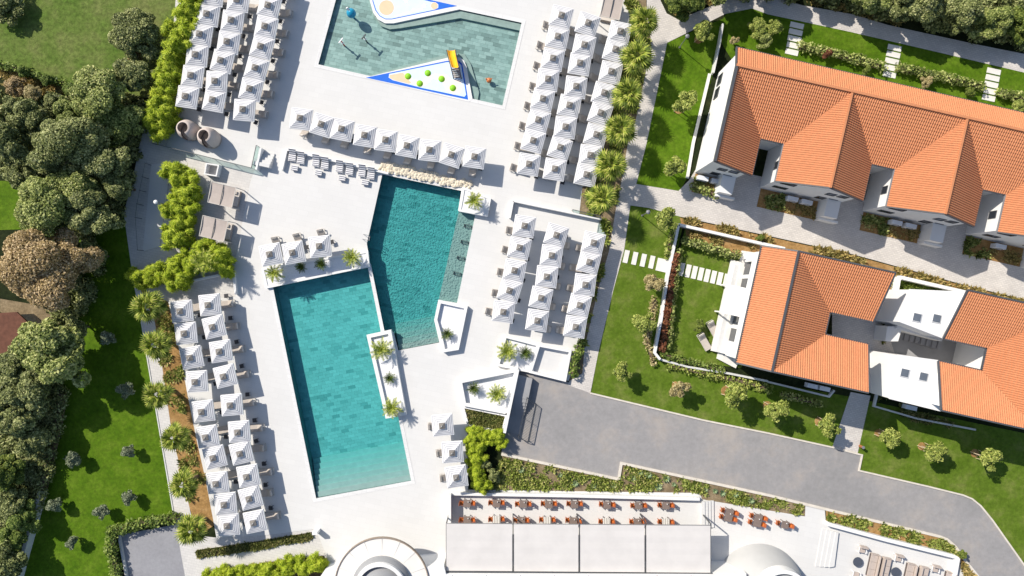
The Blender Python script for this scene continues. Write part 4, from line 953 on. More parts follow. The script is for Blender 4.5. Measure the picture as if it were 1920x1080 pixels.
for r, L in enumerate((TX, TX2)):
    for i, (x, y) in enumerate(L):
        pat = r == 1 and i % 2 == 1; g = W(x, y, .6); g.z = .05; rw = 'upper' if r == 0 else 'lower'
        place('tw' if pat else 'tb', table_maker('pattern_top' if pat else 'table_brown', .84, .84), g, math.radians(random.uniform(-3, 3)), f'{"pale patterned" if pat else "brown"} dining table, {ORD[i]} from the left in the {rw} terrace row')
        for s in (-1, 1):
            place('chair', make_chair, g + Vector((s * .68, random.uniform(-.06, .06), 0)), (0 if s > 0 else math.pi) + random.uniform(-.15, .15), f'orange chair {"right" if s > 0 else "left"} of the {ORD[i]} table from the left, {rw} terrace row')
for i, (x, y, n) in enumerate([(1366, 965, 2), (1420, 975, 2), (1471, 983, 1)]):
    g = W(x, y, .6); g.z = .05; nm = ['leftmost', 'middle', 'rightmost'][i]
    place('t4' if n == 2 else 'tb', table_maker('table_brown', .9, 1.5), g, -.22, f'brown dining table, {nm} of three beside the terrace steps')
    R2 = Matrix.Rotation(-.22, 3, 'Z'); k = 0
    for s in (-1, 1):
        for dy in ((-.38, .38) if n == 2 else (0,)):
            q = g + R2 @ Vector((s * .75, dy, 0)); place('chair', make_chair, q, -.22 + (0 if s > 0 else math.pi), f'orange chair {"right" if s > 0 else "left"}{" upper" if dy > 0 else " lower" if dy < 0 else ""} side of the {nm} table beside terrace steps')
# awnings
aw = thing('awning', 'four panel pale fabric awning covering the restaurant', 'awning'); ha = 3.4
XS = [(837, 960.3), (964, 1084.3), (1088, 1208.3), (1212, 1332)]
for x0, x1 in XS:
    v = []
    for k in range(9):
        f = k / 8; y = 982 + 88 * f + (x0 - 837) * .008; s = .012 * math.cos(f * 8 * math.pi)
        a, b = W(x0, y, ha), W(x1, y + .8, ha); v += [a + Vector((0, 0, s * .5)), b + Vector((0, 0, s * .5))]
    meshobj('fabric_panel', v, [(2 * k, 2 * k + 1, 2 * k + 3, 2 * k + 2) for k in range(8)], 'awning', aw)
for x in (837, 962, 1086.5, 1210.5, 1332):
    a, b = W(x, 981.5, ha - .08), W(x, 1074, ha - .08); bar(aw, a, b, .1, .12, 'rail_metal', 'beam')
    MB().box((a.x, a.y, ha / 2 - .1), (.12, .12, ha - .2)).build('post', 'rail_metal', aw)
bar(aw, W(836, 981.5, ha - .1), W(1333, 985, ha - .1), .08, .12, 'post_grey', 'beam'); bar(aw, W(836, 1072, ha - .05), W(1336, 1076, ha - .05), .16, .2, 'fascia', 'beam')
# terrace steps at the right of the restaurant and by the lounge
t = thing('terrace_steps', 'white steps at the right end of the restaurant terrace', 'steps')
for k in range(4): MB().prism(pw([(1314 + k * 6, 938), (1319.5 + k * 6, 938), (1320 + k * 6, 988), (1314 + k * 6, 988)]), .0, .5 - .1 * k).build('step', 'deck', t)
t = thing('terrace_steps', 'white corner steps left of the lounge platform', 'steps')
for k in range(4): MB().prism(pw([(1565 - k * 8, 996 - k * 2), (1570 - k * 0, 997), (1562, 1060), (1552 - k * 8, 1062)]), .0, .34 - .07 * k).build('step', 'deck', t)
wall('white parapet along the lounge terrace above the driveway bed', [(1553, 983), (1660, 1012), (1790, 1044), (1797, 1048), (1788, 1100)], .8, .4)
# lounge furniture
def armchair(label, x, y, rz):
    t = thing('armchair', label, 'armchair', W(x, y, .05), rz, 'lounge armchairs'); MB().box((0, -.05, .36), (.62, .62, .16)).build('seat', 'lounge_taupe', t); MB().box((0, .36, .6), (.9, .16, .5), 0, .2).build('backrest', 'lounge_taupe', t)
    for s in (-1, 1):
        MB().box((s * .42, 0, .5), (.08, .8, .06)).build('armrest', 'frame_white', t)
        for yy in (-.35, .35): MB().box((s * .42, yy, .24), (.06, .06, .46)).build('leg', 'frame_white', t)
armchair('taupe armchair at the left of the lounge terrace', 1614, 1028, -ROT); armchair('taupe armchair in the middle of the lounge terrace', 1681, 1044, -ROT); armchair('taupe armchair at the right of the lounge terrace', 1750, 1064, -ROT); armchair('taupe armchair facing up, cut by the bottom edge', 1602, 1076, math.pi - ROT)
for i, (x, y) in enumerate([(1605, 1051), (1676, 1070)]):
    t = thing('coffee_table', ['left round dark coffee table of the lounge', 'right round dark coffee table of the lounge'][i], 'coffee table', W(x, y, .05), 0, 'round coffee tables'); MB().lathe([(.001, .38), (.55, .38), (.57, .41), (.55, .44), (.001, .44)], n=28).build('top', 'round_top', t); MB().tube((0, 0, .02), (0, 0, .38), .07).build('stem', 'rail_metal', t); MB().lathe([(.3, 0), (.28, .03), (.001, .04)], n=20).build('foot', 'rail_metal', t)
def sofa(label, x, y, rz, L):
    t = thing('sofa', label, 'sofa', W(x, y, .05), rz, 'lounge sofas'); MB().box((0, 0, .18), (.95, L, .3)).build('base', 'lounge_dark', t)
    n = 3
    for k in range(n): MB().box((-.08, (k - 1) * L / n, .4), (.78, L / n - .03, .16)).build('seat_cushion', 'lounge_taupe', t)
    MB().box((.44, 0, .5), (.12, L, .6)).build('backrest', 'lounge_taupe', t)
    for s in (-1, 1): MB().box((0, s * (L / 2 + .04), .35), (.95, .08, .5)).build('arm', 'lounge_taupe', t)
sofa('taupe sofa facing left in the lounge middle', 1634, 1058, -ROT, 2.6); sofa('taupe sofa facing right, back to back with the left sofa', 1656, 1065, math.pi - ROT, 2.6); sofa('taupe sofa in front of the right round table', 1702, 1076, -ROT, 2.6); sofa('taupe sofa at the right end of the lounge', 1726, 1082, math.pi - ROT, 2.6)
sofa('taupe sofa cut by the bottom edge at the lounge right', 1775, 1090, -ROT, 2.4)

# hotel building along the bottom edge
hb = thing('hotel_building', 'white hotel building with round canopy and grey drum at the bottom edge', 'building')
C1 = W(716, 1096, 4.0); c1 = (C1.x, C1.y, 0)
MB().lathe([(3.2, 3.75), (5.15, 3.75), (5.2, 3.85), (5.15, 4.0), (3.2, 4.05)], c1, 64).build('canopy', 'beige_roof', hb)
MB().lathe([(5.16, 3.7), (5.26, 3.7), (5.26, 4.1), (5.16, 4.1), (5.16, 3.7)], c1, 64).build('canopy_edge', 'wood_deck', hb)
MB().lathe([(3.25, 0), (3.25, 4.5), (2.75, 4.9)], c1, 48).build('drum', 'grey_roof', hb, True)
MB().lathe([(2.45, 4.8), (2.85, 4.8), (2.85, 5.2), (2.45, 5.2), (2.45, 4.8)], c1, 48).build('ring', 'white_wall', hb); MB().lathe([(2.45, 4.6), (2.1, 4.75), (1.5, 5.5), (.001, 5.9)], c1, 48).build('dome', 'grey_roof', hb, True)
for k in range(7):
    a = math.pi * (.12 + .76 * k / 6); MB().box((c1[0] + 4.2 * math.cos(a), c1[1] + 4.2 * math.sin(a), 4.02), (1.9, .06, .05), a).build('canopy_joint', 'concrete_light', hb)
MB().prism([W(x, y, 4.0)[:2] for x, y in [(770, 1066), (832, 1062), (836, 1078), (1340, 1080), (1400, 1076), (1400, 1250), (560, 1250), (600, 1082)]], 0, 3.9).build('wall', 'white_wall', hb)
for k in range(8): a = W(846 + k * 64, 1079, 4.0); MB().box((a.x, a.y - 1.2, 3.95), (.15, 2.4, .2)).build('roof_rib', 'white_wall', hb)
C2 = W(1437, 1120, 2.5)
MB().lathe([(5.2, 0), (5.1, .6), (4.6, 2.6), (3.2, 3.9), (2.9, 4.0)], (C2.x, C2.y, 0), 64).build('cone_roof', 'dome_pale', hb, True)
C3 = W(1470, 1118, 5); MB().lathe([(2.45, 3.6), (2.85, 3.6), (2.85, 5.0), (2.45, 5.0), (2.45, 3.6)], (C3.x, C3.y, 0), 48).build('ring', 'white_wall', hb); MB().lathe([(2.45, 4.2), (1.5, 5.0), (.001, 5.4)], (C3.x, C3.y, 0), 40).build('dome', 'dome_pale', hb, True)

# ------------------------------------------------------------------ vegetation
def np_mesh(name, verts, nper):
    """verts (N*nper,3) -> N polygons of nper corners"""
    me = bpy.data.meshes.new(name); nv = len(verts); nf = nv // nper
    me.vertices.add(nv); me.vertices.foreach_set('co', np.ascontiguousarray(verts, dtype=np.float32).ravel())
    me.loops.add(nv); me.loops.foreach_set('vertex_index', np.arange(nv, dtype=np.int32))
    me.polygons.add(nf); me.polygons.foreach_set('loop_start', np.arange(0, nv, nper, dtype=np.int32)); me.update(calc_edges=True)
    return me
def unit(a): return a / np.maximum(np.linalg.norm(a, axis=1, keepdims=True), 1e-6)
def leaves(lobes, n, size, aspect, rng, shell=(.72, 1.04), up=.5, lift=.25):
    """n leaf quads spread over the shells of the lobes"""
    lb = np.array([[*c, *r] for c, r in lobes]); wgt = (lb[:, 3] * lb[:, 4] + lb[:, 3] * lb[:, 5]) ; k = rng.choice(len(lb), n, p=wgt / wgt.sum())
    d = rng.normal(size=(n, 3)); d[:, 2] = d[:, 2] + lift; d = unit(d)
    p = lb[k, :3] + d * lb[k, 3:] * rng.uniform(shell[0], shell[1], (n, 1)) ** .8
    nr = unit(d * .7 + rng.normal(size=(n, 3)) * .55 + np.array([0, 0, up])); t = unit(np.cross(nr, rng.normal(size=(n, 3)))); b = np.cross(nr, t)
    s = size * rng.uniform(.6, 1.35, (n, 1))
    q = np.stack([p + t * s, p + b * s * aspect, p - t * s, p - b * s * aspect], 1)
    return q.reshape(-1, 3)
def crown_lobes(R, z0, Hc, nl, rng, lr=(.3, .48)):
    ex = rng.uniform(.8, 1.2); L = [((0, 0, z0 + Hc * .4), (R * .5 * ex, R * .5 / ex, Hc * .38))]
    for i in range(nl):
        a = rng.uniform(0, 6.283); rr = R * math.sqrt(rng.uniform(0, 1)) * rng.choice([.72, .82, .95], p=[.5, .35, .15]); k = rng.uniform(*lr) * R * (1.15 - .45 * rr / R)
        zz = z0 + Hc * (.3 + .55 * (1 - (rr / R) ** 2)) + rng.uniform(-.14, .14) * Hc
        L.append(((rr * math.cos(a) * ex, rr * math.sin(a) / ex, zz), (k * rng.uniform(.8, 1.25), k * rng.uniform(.8, 1.25), k * rng.uniform(.55, .85))))
    return L
def trunk_mesh(ht, r, R, n, rng, mat, parent):
    mb = MB(); mb.tube((0, 0, -.1), (0, 0, ht), r, r * .7, 9)
    for i in range(n):
        a = i * 2.3 + rng.uniform(0, 1); mb.tube((0, 0, ht * rng.uniform(.6, 1.)), (R * .55 * math.cos(a), R * .55 * math.sin(a), ht + R * rng.uniform(.35, .8)), r * .45, r * .12, 6)
    return mb.build('trunk', mat, parent)
def tree(label, px, py, rpx, ht, mat, n=6000, size=.27, aspect=.6, cat='tree', name='tree', group=None, nl=14, bark='bark', seed=None, squash=1., shell=(.72, 1.04)):
    rng = np.random.default_rng(seed if seed is not None else int(px * 13 + py * 7 + 5000)); zc = ht * .7; g = W(px, py, zc); R = rpx * (H - zc) / F
    t = thing(name, label, cat, (g.x, g.y, 0), rng.uniform(0, 6.3), group)
    z0 = ht * .22; trunk_mesh(ht * .4, .05 * ht * .6, R, 5, rng, bark, t)
    n = int(n * 3.0); size *= .53
    lobes_ = crown_lobes(R, z0, ht - z0, int(nl * 2.2), rng, (.16, .38))
    me = np_mesh('crown', leaves(lobes_, n, size, aspect, rng, shell, .8), 4); me.materials.append(MAT[mat])
    link(bpy.data.objects.new('crown', me), t); return t
WG = 'trees of the wood on the left'
for a in [
 ('dark olive green tree at the top left corner, cut by the frame', 4, 4, 40, 2.0, 'leaf_dark', 3500, .26),
 ('dense dark tree right of the meadow, near the top', 252, 62, 50, 3.6, 'leaf_dark', 6500, .22),
 ('dark tree beside the footpath below the meadow corner', 246, 140, 36, 3.6, 'leaf_dark', 4500, .22),
 ('broad olive green tree at the lower meadow corner', 185, 185, 62, 6, 'leaf_mid', 9000, .24),
 ('dark green tree beside the bamboo hedge end', 225, 232, 42, 4.2, 'leaf_mid', 5000, .23),
 ('large olive green tree in the middle of the left wood', 118, 272, 68, 8, 'leaf_dark', 10000, .25),
 ('dark tree right of the largest wood tree beside the footpath', 200, 300, 48, 6.3, 'leaf_dark', 5500, .24),
 ('dark green tree at the left edge below the dry scrub', 18, 258, 50, 6.5, 'leaf_dark', 5500, .25),
 ('grey green round tree above the brown tree', 92, 388, 68, 8, 'leaf_mid', 10000, .24),
 ('dark tree right of the grey green round tree', 170, 400, 48, 7, 'leaf_dark', 6500, .24),
 ('small dark tree right of the brown tree', 172, 478, 32, 4.5, 'leaf_dark', 3500, .23),
 ('big brown autumn tree at the left edge', 82, 498, 88, 8.5, 'leaf_brown', 15000, .24),
 ('bright leaved fig tree below the brown tree', 92, 662, 64, 7, 'leaf_mid', 6000, .36),
 ('dark tree in deep shade left of the dark lawn', 55, 730, 50, 5.5, 'leaf_dark', 5500, .26),
 ('grey green tree at the left edge above the light shrub', 18, 782, 42, 5.5, 'leaf_dark', 4500, .3),
 ('yellow green small tree at the left edge', 12, 890, 34, 4.5, 'leaf_bright', 3200, .3),
 ('dark shrubby tree beside the concrete wall', 40, 975, 34, 3.5, 'leaf_hedge', 3000, .24),
 ('dark tree at the bottom left corner', 8, 1050, 40, 4, 'leaf_dark', 3500, .26),
 ('dark undergrowth tree between meadow and footpath', 284, 98, 20, 2.5, 'leaf_dark', 2500, .2),
 ('low dark tree filling the gap left of the largest wood tree', 55, 222, 36, 5, 'leaf_dark', 4500, .23),
 ('low tree between the round tree and the footpath', 222, 348, 28, 4.8, 'leaf_dark', 3500, .22),
 ('low dark tree below the meadow corner, left of the broad tree', 128, 212, 34, 5, 'leaf_mid', 4000, .23),
 ('dark low tree between the grey green tree and the left edge', 40, 330, 32, 4.5, 'leaf_dark', 3500, .23),
 ('dark tree between the brown tree and the small lawn', 150, 345, 40, 6, 'leaf_mid', 5000, .24),
 ('shaded tree left of the tall hedge', 60, 830, 34, 4, 'leaf_dark', 3500, .24),
 ('dark tree between fig tree and the left edge', 25, 690, 40, 5, 'leaf_dark', 4500, .26),
 ('shaded low tree below the yellow green tree', 22, 945, 34, 3.5, 'leaf_dark', 3200, .24),
 ('dark low tree right of the fig tree', 138, 615, 26, 4, 'leaf_dark', 2600, .24),
 ('low tree at the bottom left beside the wall', 20, 1010, 28, 3, 'leaf_hedge', 2400, .22),
]:
    tree(a[0], *a[1:5], a[5], a[6], a[7], group=WG)
for a in [('bright green round tree at the top beside the upper path', 1288, -2, 40, 5, 'leaf_bright', 6000, .22), ('dark green tree at the top above the shaded path', 1360, -30, 40, 5, 'leaf_mid', 5000, .24), ('dark tree at the top edge, right of the shaded bend', 1440, -52, 48, 6, 'leaf_dark', 5500, .25), ('dark green tree at the top above the sunny path stretch', 1540, -42, 42, 4.5, 'leaf_mid', 5500, .25),
          ('tall dark tree at the top middle of the upper wood', 1625, -22, 48, 5.5, 'leaf_mid', 6500, .25), ('broad dark tree shading the upper path', 1720, -2, 50, 6, 'leaf_dark', 7000, .25), ('olive green tree of the upper wood near the right', 1800, 14, 45, 5, 'leaf_dark', 6500, .24), ('grey green tree at the upper right corner', 1862, 40, 36, 4.2, 'leaf_mid', 5500, .23), ('light green tree cut by the upper right corner', 1920, 45, 38, 4, 'leaf_bright', 5000, .24),
          ('yellow green bush between the upper path and the house corner', 1422, 52, 20, 2.2, 'leaf_olive', 2500, .14), ('pale bush left of the first stepping path', 1452, 52, 18, 2., 'leaf_olive', 2200, .14), ('small bush at the back corner of the terraced house', 1435, 75, 15, 2.2, 'leaf_mid', 1800, .14)]:
    tree(a[0], *a[1:5], a[5], a[6], a[7], group='trees above the upper path' if a[3] > 25 else None)
def undergrowth(label, ring, n, mat, size=.17, zmax=1.3):
    rng = np.random.default_rng(int(ring[0][0] * 3 + 77)); xs = [p[0] for p in ring]; ys = [p[1] for p in ring]; L = []
    while len(L) < n:
        x, y = rng.uniform(min(xs), max(xs)), rng.uniform(min(ys), max(ys))
        if pip(x, y, ring): g = W(x, y); k = rng.uniform(.5, 1.1); L.append(((g.x, g.y, rng.uniform(.1, zmax * .6)), (k, k, k * rng.uniform(.5, .9))))
    me = np_mesh('undergrowth', leaves(L, n * 170, size, .6, rng, (.4, 1.05)), 4); me.materials.append(MAT[mat]); o = link(bpy.data.objects.new('undergrowth', me)); o['kind'] = 'stuff'; o['label'] = label; o['category'] = 'plants'
undergrowth('dense dark undergrowth between the trees of the left wood', [(0, 175), (110, 175), (215, 175), (285, 190), (262, 262), (246, 330), (232, 395), (160, 440), (130, 440), (60, 335), (0, 330)], 330, 'leaf_dark')
undergrowth('dark undergrowth at the lower left behind the wall', [(0, 700), (70, 700), (120, 720), (95, 830), (68, 920), (30, 1080), (0, 1080)], 260, 'leaf_dark')
undergrowth('dark undergrowth below the brown tree', [(60, 560), (175, 440), (190, 520), (150, 600), (120, 610)], 60, 'leaf_dark')
undergrowth('dark undergrowth along the upper wood', [(1262, 22), (1350, -8), (1505, -4), (1665, 34), (1825, 70), (1920, 88), (1920, -60), (1262, -60)], 420, 'leaf_dark')
# dry scrub below the meadow
for i, (x, y, r, m) in enumerate([(62, 175, 18, 'leaf_dry'), (28, 160, 20, 'leaf_brown'), (95, 190, 16, 'leaf_dark'), (20, 195, 18, 'leaf_dark'), (225, 75, 12, 'leaf_brown'), (250, 105, 13, 'leaf_brown'), (130, 168, 14, 'leaf_hedge'), (88, 150, 13, 'leaf_hedge'), (45, 133, 12, 'leaf_hedge')]):
    tree(['tawny dry bush below the meadow', 'brown bush at the left edge below the meadow', 'dark bush right of the tawny bush', 'dark bush left below the tawny bush', 'rusty bush at the right edge of the meadow', 'second rusty bush beside the dark tree', 'green bush at the end of the meadow hedge', 'green bush in the middle of the meadow hedge', 'green bush at the left of the meadow hedge'][i], x, y, r, 2.0, m, 1600, .16, cat='bush', name='bush')
# small rust roof and boulders near the left edge
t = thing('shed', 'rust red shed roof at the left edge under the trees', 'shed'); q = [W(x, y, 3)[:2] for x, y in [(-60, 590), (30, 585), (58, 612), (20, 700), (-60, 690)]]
MB().prism(q, 2.7, 2.9).build('roof', 'shed_roof_shaded', t); MB().prism([tuple(p) for p in offset(q, -.3)], 0, 2.7).build('wall', 'boulder', t)
sheet('bare_ground', [(0, 560), (60, 570), (115, 590), (125, 605), (70, 612), (45, 600), (0, 585)], .01, 'dry_soil')

# olive trees: three crown meshes shared, each tree its own object
def olive_mesh(seed, R, z0, Hc, n, size, mat):
    rng = np.random.default_rng(seed); me = np_mesh('crown', leaves(crown_lobes(R, z0, Hc, 10, rng, (.26, .44)), n, size, .45, rng, (.6, 1.08)), 4); me.materials.append(MAT[mat]); return me
OM = {m: [olive_mesh(s, 1.35, 1.2, 2.2, 2300, .15, m) for s in (1, 2, 3)] for m in ('leaf_olive', 'leaf_dry')}
OS = [olive_mesh(s, .95, .35, 1.5, 1300, .15, 'leaf_silver') for s in (4, 5, 6)]
tmb = MB().tube((0, 0, 0), (.05, .03, 1.5), .09, .06).tube((.05, .03, 1.4), (.4, .2, 2.2), .05, .02).tube((.05, .03, 1.4), (-.35, .2, 2.3), .05, .02); TM = None
def olive(label, px, py, s, mats, small=False, stakes=True):
    global TM
    h = 2.4 * s if not small else 1.0; g = W(px, py, h); t = thing('olive_tree', label, 'tree', (g.x, g.y, 0), random.uniform(0, 6.3), 'small silvery olives on the dark lawn' if small else 'young olive trees with stakes'); t.scale = (s,) * 3
    if TM is None: o = tmb.build('trunk', 'bark_pale', t); TM = o.data
    else: o = link(bpy.data.objects.new('trunk', TM), t)
    if small: o.scale = (1, 1, .45)
    link(bpy.data.objects.new('crown', random.choice(OS if small else OM[mats])), t)
    if stakes and not small:
        for k in range(3):
            a = k * 2.1; MB().tube((.55 * math.cos(a), .55 * math.sin(a), 0), (.4 * math.cos(a), .4 * math.sin(a), 1.7), .035).build('stake', 'stake', t)
        MB().lathe([(.001, .03), (.42, .03), (.48, .0)], n=12).build('soil_ring', 'red_soil', t)
OL = [(1320, 60, 1.0, 0, 'beside the upper path corner'), (1283, 194, 1.1, 0, 'in the middle of the lawn left of the terraced house'), (1263, 314, 1.05, 0, 'above the wide path junction'), (1250, 412, 1.1, 0, 'left of the garden wall corner'), (1226, 531, .95, 1, 'with dry leaves below the stepping stones'), (1208, 604, 1.05, 0, 'left of the long garden wall'), (1167, 697, .9, 0, 'nearest the palm path end'), (1275, 727, .9, 1, 'with dry leaves above the driveway'), (1376, 740, 1.2, 0, 'below the villa garden hedge'), (1455, 768, 1.1, 0, 'below the left corner of the villa'), (1554, 798, 1.05, 0, 'beside the short path to the driveway'), (1667, 820, .95, 0, 'right of the short path'), (1752, 846, 1.0, 0, 'in the middle of the lower right lawn'), (1856, 860, 1.05, 0, 'at the right of the lower right lawn')]
for x, y, s, d, w in OL: olive('young olive tree ' + w, x, y, s, 'leaf_dry' if d else 'leaf_olive')
for x, y, w in [(205, 633, 'in the shade at the top'), (239, 731, 'nearest the palms by the footpath'), (139, 860, 'left of the middle of the lawn'), (242, 846, 'right of the middle of the lawn'), (105, 946, 'beside the concrete wall shade'), (243, 932, 'above the parking pad hedge'), (192, 959, 'between two others above the parking hedge'), (136, 1014, 'at the bottom of the lawn')]:
    olive('small silvery olive on the dark lawn, ' + w, x, y, random.uniform(.85, 1.1), '', True)

# bamboo clumps
BMesh = []
for s in range(5):
    rng = np.random.default_rng(40 + s); L = []
    for k in range(26):
        a = rng.uniform(0, 6.3); r = rng.uniform(.1, 1.6); L.append(((r * math.cos(a), r * math.sin(a), 1.3 + rng.uniform(0, 1.5) - .5 * r), (.36, .36, .75)))
    me = np_mesh('foliage', leaves(L, 5200, .36, .11, rng, (.1, 1.5), 1.0, .7), 4); me.materials.append(MAT['leaf_bamboo']); BMesh.append(me)
CU = MB()
for k in range(12): a = k * 2.4; r = .12 + .05 * k; CU.tube((r * math.cos(a), r * math.sin(a), 0), (r * 1.9 * math.cos(a), r * 1.9 * math.sin(a), 2.6), .022, .012, 5)
CUO = None
def bamboo(label, x, y, s=1., group='bamboo clumps'):
    global CUO
    g = W(x, y, 2 * s); t = thing('bamboo', label, 'bamboo', (g.x, g.y, 0), random.uniform(0, 6.3), group); t.scale = (s,) * 3
    if CUO is None: o = CU.build('canes', 'bark_pale', t); CUO = o.data
    else: link(bpy.data.objects.new('canes', CUO), t)
    link(bpy.data.objects.new('foliage', random.choice(BMesh)), t)
def brow(pts, phrase, s=1., jit=3):
    for i, (x, y) in enumerate(pts): bamboo(f'bright bamboo clump, {ORD[i]} {phrase}', x + random.uniform(-jit, jit), y + random.uniform(-jit, jit), s * random.uniform(.9, 1.12))
brow([(362, -8), (354, 14), (347, 38), (336, 60), (333, 84), (324, 106), (322, 128), (318, 150), (311, 172), (305, 194), (300, 216), (293, 238)], 'from the top in the hedge by the upper left parasols', .98)
brow([(354, 28), (338, 92), (328, 140), (310, 210)], 'from the top in the inner side of the upper left hedge', .8)
brow([(325, 325), (345, 340), (338, 362), (352, 375), (328, 388), (344, 402), (332, 420), (322, 445), (342, 450)], 'from the top in the clump left of the cabanas', .9)
brow([(262, 520), (284, 522), (306, 512), (330, 505), (352, 492), (372, 482), (396, 492), (412, 480), (420, 496), (384, 468), (340, 522)], 'from the left in the hedge below the cabanas', .85)
brow([(888, 816), (904, 814), (920, 818), (936, 822), (886, 836), (898, 834), (888, 856), (896, 858), (890, 878), (898, 884), (900, 902), (908, 910)], 'in the yellow hedge beside the driveway stair', .6, 2)
brow([(400, 1086), (425, 1083), (450, 1078), (478, 1076), (505, 1072), (532, 1066), (560, 1060), (588, 1056)], 'from the left in the bottom hedge', .7, 2)

# palms
def fan_mesh():
    V, Fc = [], []
    def add(v, f): k = len(V); V.extend(v); Fc.extend([tuple(i + k for i in q) for q in f])
    add([(0, -.02, 0), (0, .02, 0), (.85, .015, .12), (.85, -.015, .12)], [(0, 1, 2, 3)])
    for k in range(15):
        a = math.radians(-115 + 230 * k / 14); L = 1.0 * (1 - .25 * abs(a) / 2.0); ca, sa = math.cos(a), math.sin(a); w = .075; o = (.85, 0, .12)
        def P_(d, s, z): return (o[0] + ca * d - sa * s, o[1] + sa * d + ca * s, o[2] + z)
        add([P_(0, 0, 0), P_(L * .5, -w, .02), P_(L * .5, 0, .05), P_(L * .5, w, .02), P_(L, 0, -.18)], [(0, 1, 2), (0, 2, 3), (1, 4, 2), (2, 4, 3)])
    me = bpy.data.meshes.new('frond'); me.from_pydata(V, [], Fc); me.update(); me.materials.append(MAT['leaf_palm']); return me
def feather_mesh(L=1., w=.28, droop=.45, mat='leaf_palm', n=11):
    V, Fc = [], []
    def sp(t_): return Vector((L * t_, 0, .28 * L * math.sin(t_ * 1.6) - droop * L * t_ * t_))
    for k in range(n):
        t0 = .12 + .86 * k / n; p = sp(t0); p2 = sp(t0 + .05)
        for s in (-1, 1):
            ll = w * math.sin(math.pi * (.15 + .8 * k / n)) + .04; q = p + Vector((ll * .55, s * ll, .06)); b = len(V); V += [tuple(p), tuple(p2 + Vector((.02, 0, 0))), tuple(q)]; Fc.append((b, b + 1, b + 2))
    b = len(V); V += [(0, -.015, 0), (0, .015, 0), tuple(sp(1.))]; Fc.append((b, b + 1, b + 2))
    me = bpy.data.meshes.new('frond'); me.from_pydata(V, [], Fc); me.update(); me.materials.append(MAT[mat]); return me
FAN = fan_mesh(); FEA = feather_mesh(1.25, .22, .5, 'leaf_palm', 12)
def fronds(t, me, n, zc, s, el0, el1, rng):
    for k in range(n):
        o = bpy.data.objects.new('frond', me); el = el1 + (el0 - el1) * (k / n) ** .8 + rng.uniform(-.1, .1); o.location = (0, 0, zc); o.rotation_euler = (rng.uniform(-.25, .25), -el, k * 2.3999 + rng.uniform(-.15, .15)); sc_ = s * rng.uniform(.85, 1.1); o.scale = (sc_,) * 3; link(o, t)
def palm(label, px, py, ht, s, n=24, lean=0.):
    rng = np.random.default_rng(int(px * 3 + py)); g = W(px, py, ht); t = thing('fan_palm', label, 'palm', (g.x, g.y, 0), rng.uniform(0, 6), 'fan palms beside the footpaths')
    MB().tube((0, 0, 0), (0, 0, ht * .6), .26, .2, 10).tube((0, 0, ht * .6), (0, 0, ht), .2, .24, 10).build('trunk', 'bark', t)
    fronds(t, FAN, n, ht - .05, s * 1.12, 1.35, -.5, rng)
for i, (x, y, s) in enumerate([(1207, 42, 1.05), (1193, 107, 1.1), (1178, 177, 1.05), (1162, 243, 1.05), (1145, 311, 1.1), (1128, 373, 1.0)]): palm(f'green fan palm, {ORD[i]} from the top along the right palm path', x, y, 3.6, s)
for i, (x, y, s) in enumerate([(279, 575, 1.05), (294, 646, 1.0), (298, 740, .95), (330, 820, .95), (346, 908, .95), (361, 992, 1.0)]): palm(f'green fan palm, {ORD[i]} from the top along the left footpath', x, y, 3.4, s, 24)
def feather_palm(label, px, py, ht, s, z=.3, n=20, mat=None):
    rng = np.random.default_rng(int(px * 5 + py)); g = W(px, py, ht + z); t = thing('feather_palm', label, 'palm', (g.x, g.y, z), rng.uniform(0, 6), 'small palms in the planters')
    MB().tube((0, 0, 0), (0, 0, ht), .12, .1).build('trunk', 'bark', t); fronds(t, FEA, n, ht, s, 1.3, -.35, rng)
feather_palm('feathery palm rising out of the bamboo below the cabanas', 384, 490, 3.2, 1.35, .0, 16)
for lab, x, y, s, z in [('small palm in the left end of the flat planter', 515, 512, .95, .32), ('small palm in the right end of the flat planter', 661, 483, .95, .32), ('palm at the top of the long planter', 716, 655, 1.15, .42), ('palm at the bottom of the long planter', 736, 764, 1.05, .42), ('round palm in the small planter at the pool corner', 890, 377, .95, .7), ('leafy palm in the planter beside the empty terrace', 951, 659, 1.1, .22), ('palm right in the pentagonal planter', 932, 738, 1.0, .3)]:
    feather_palm(lab, x, y, .9, s, z, 26)
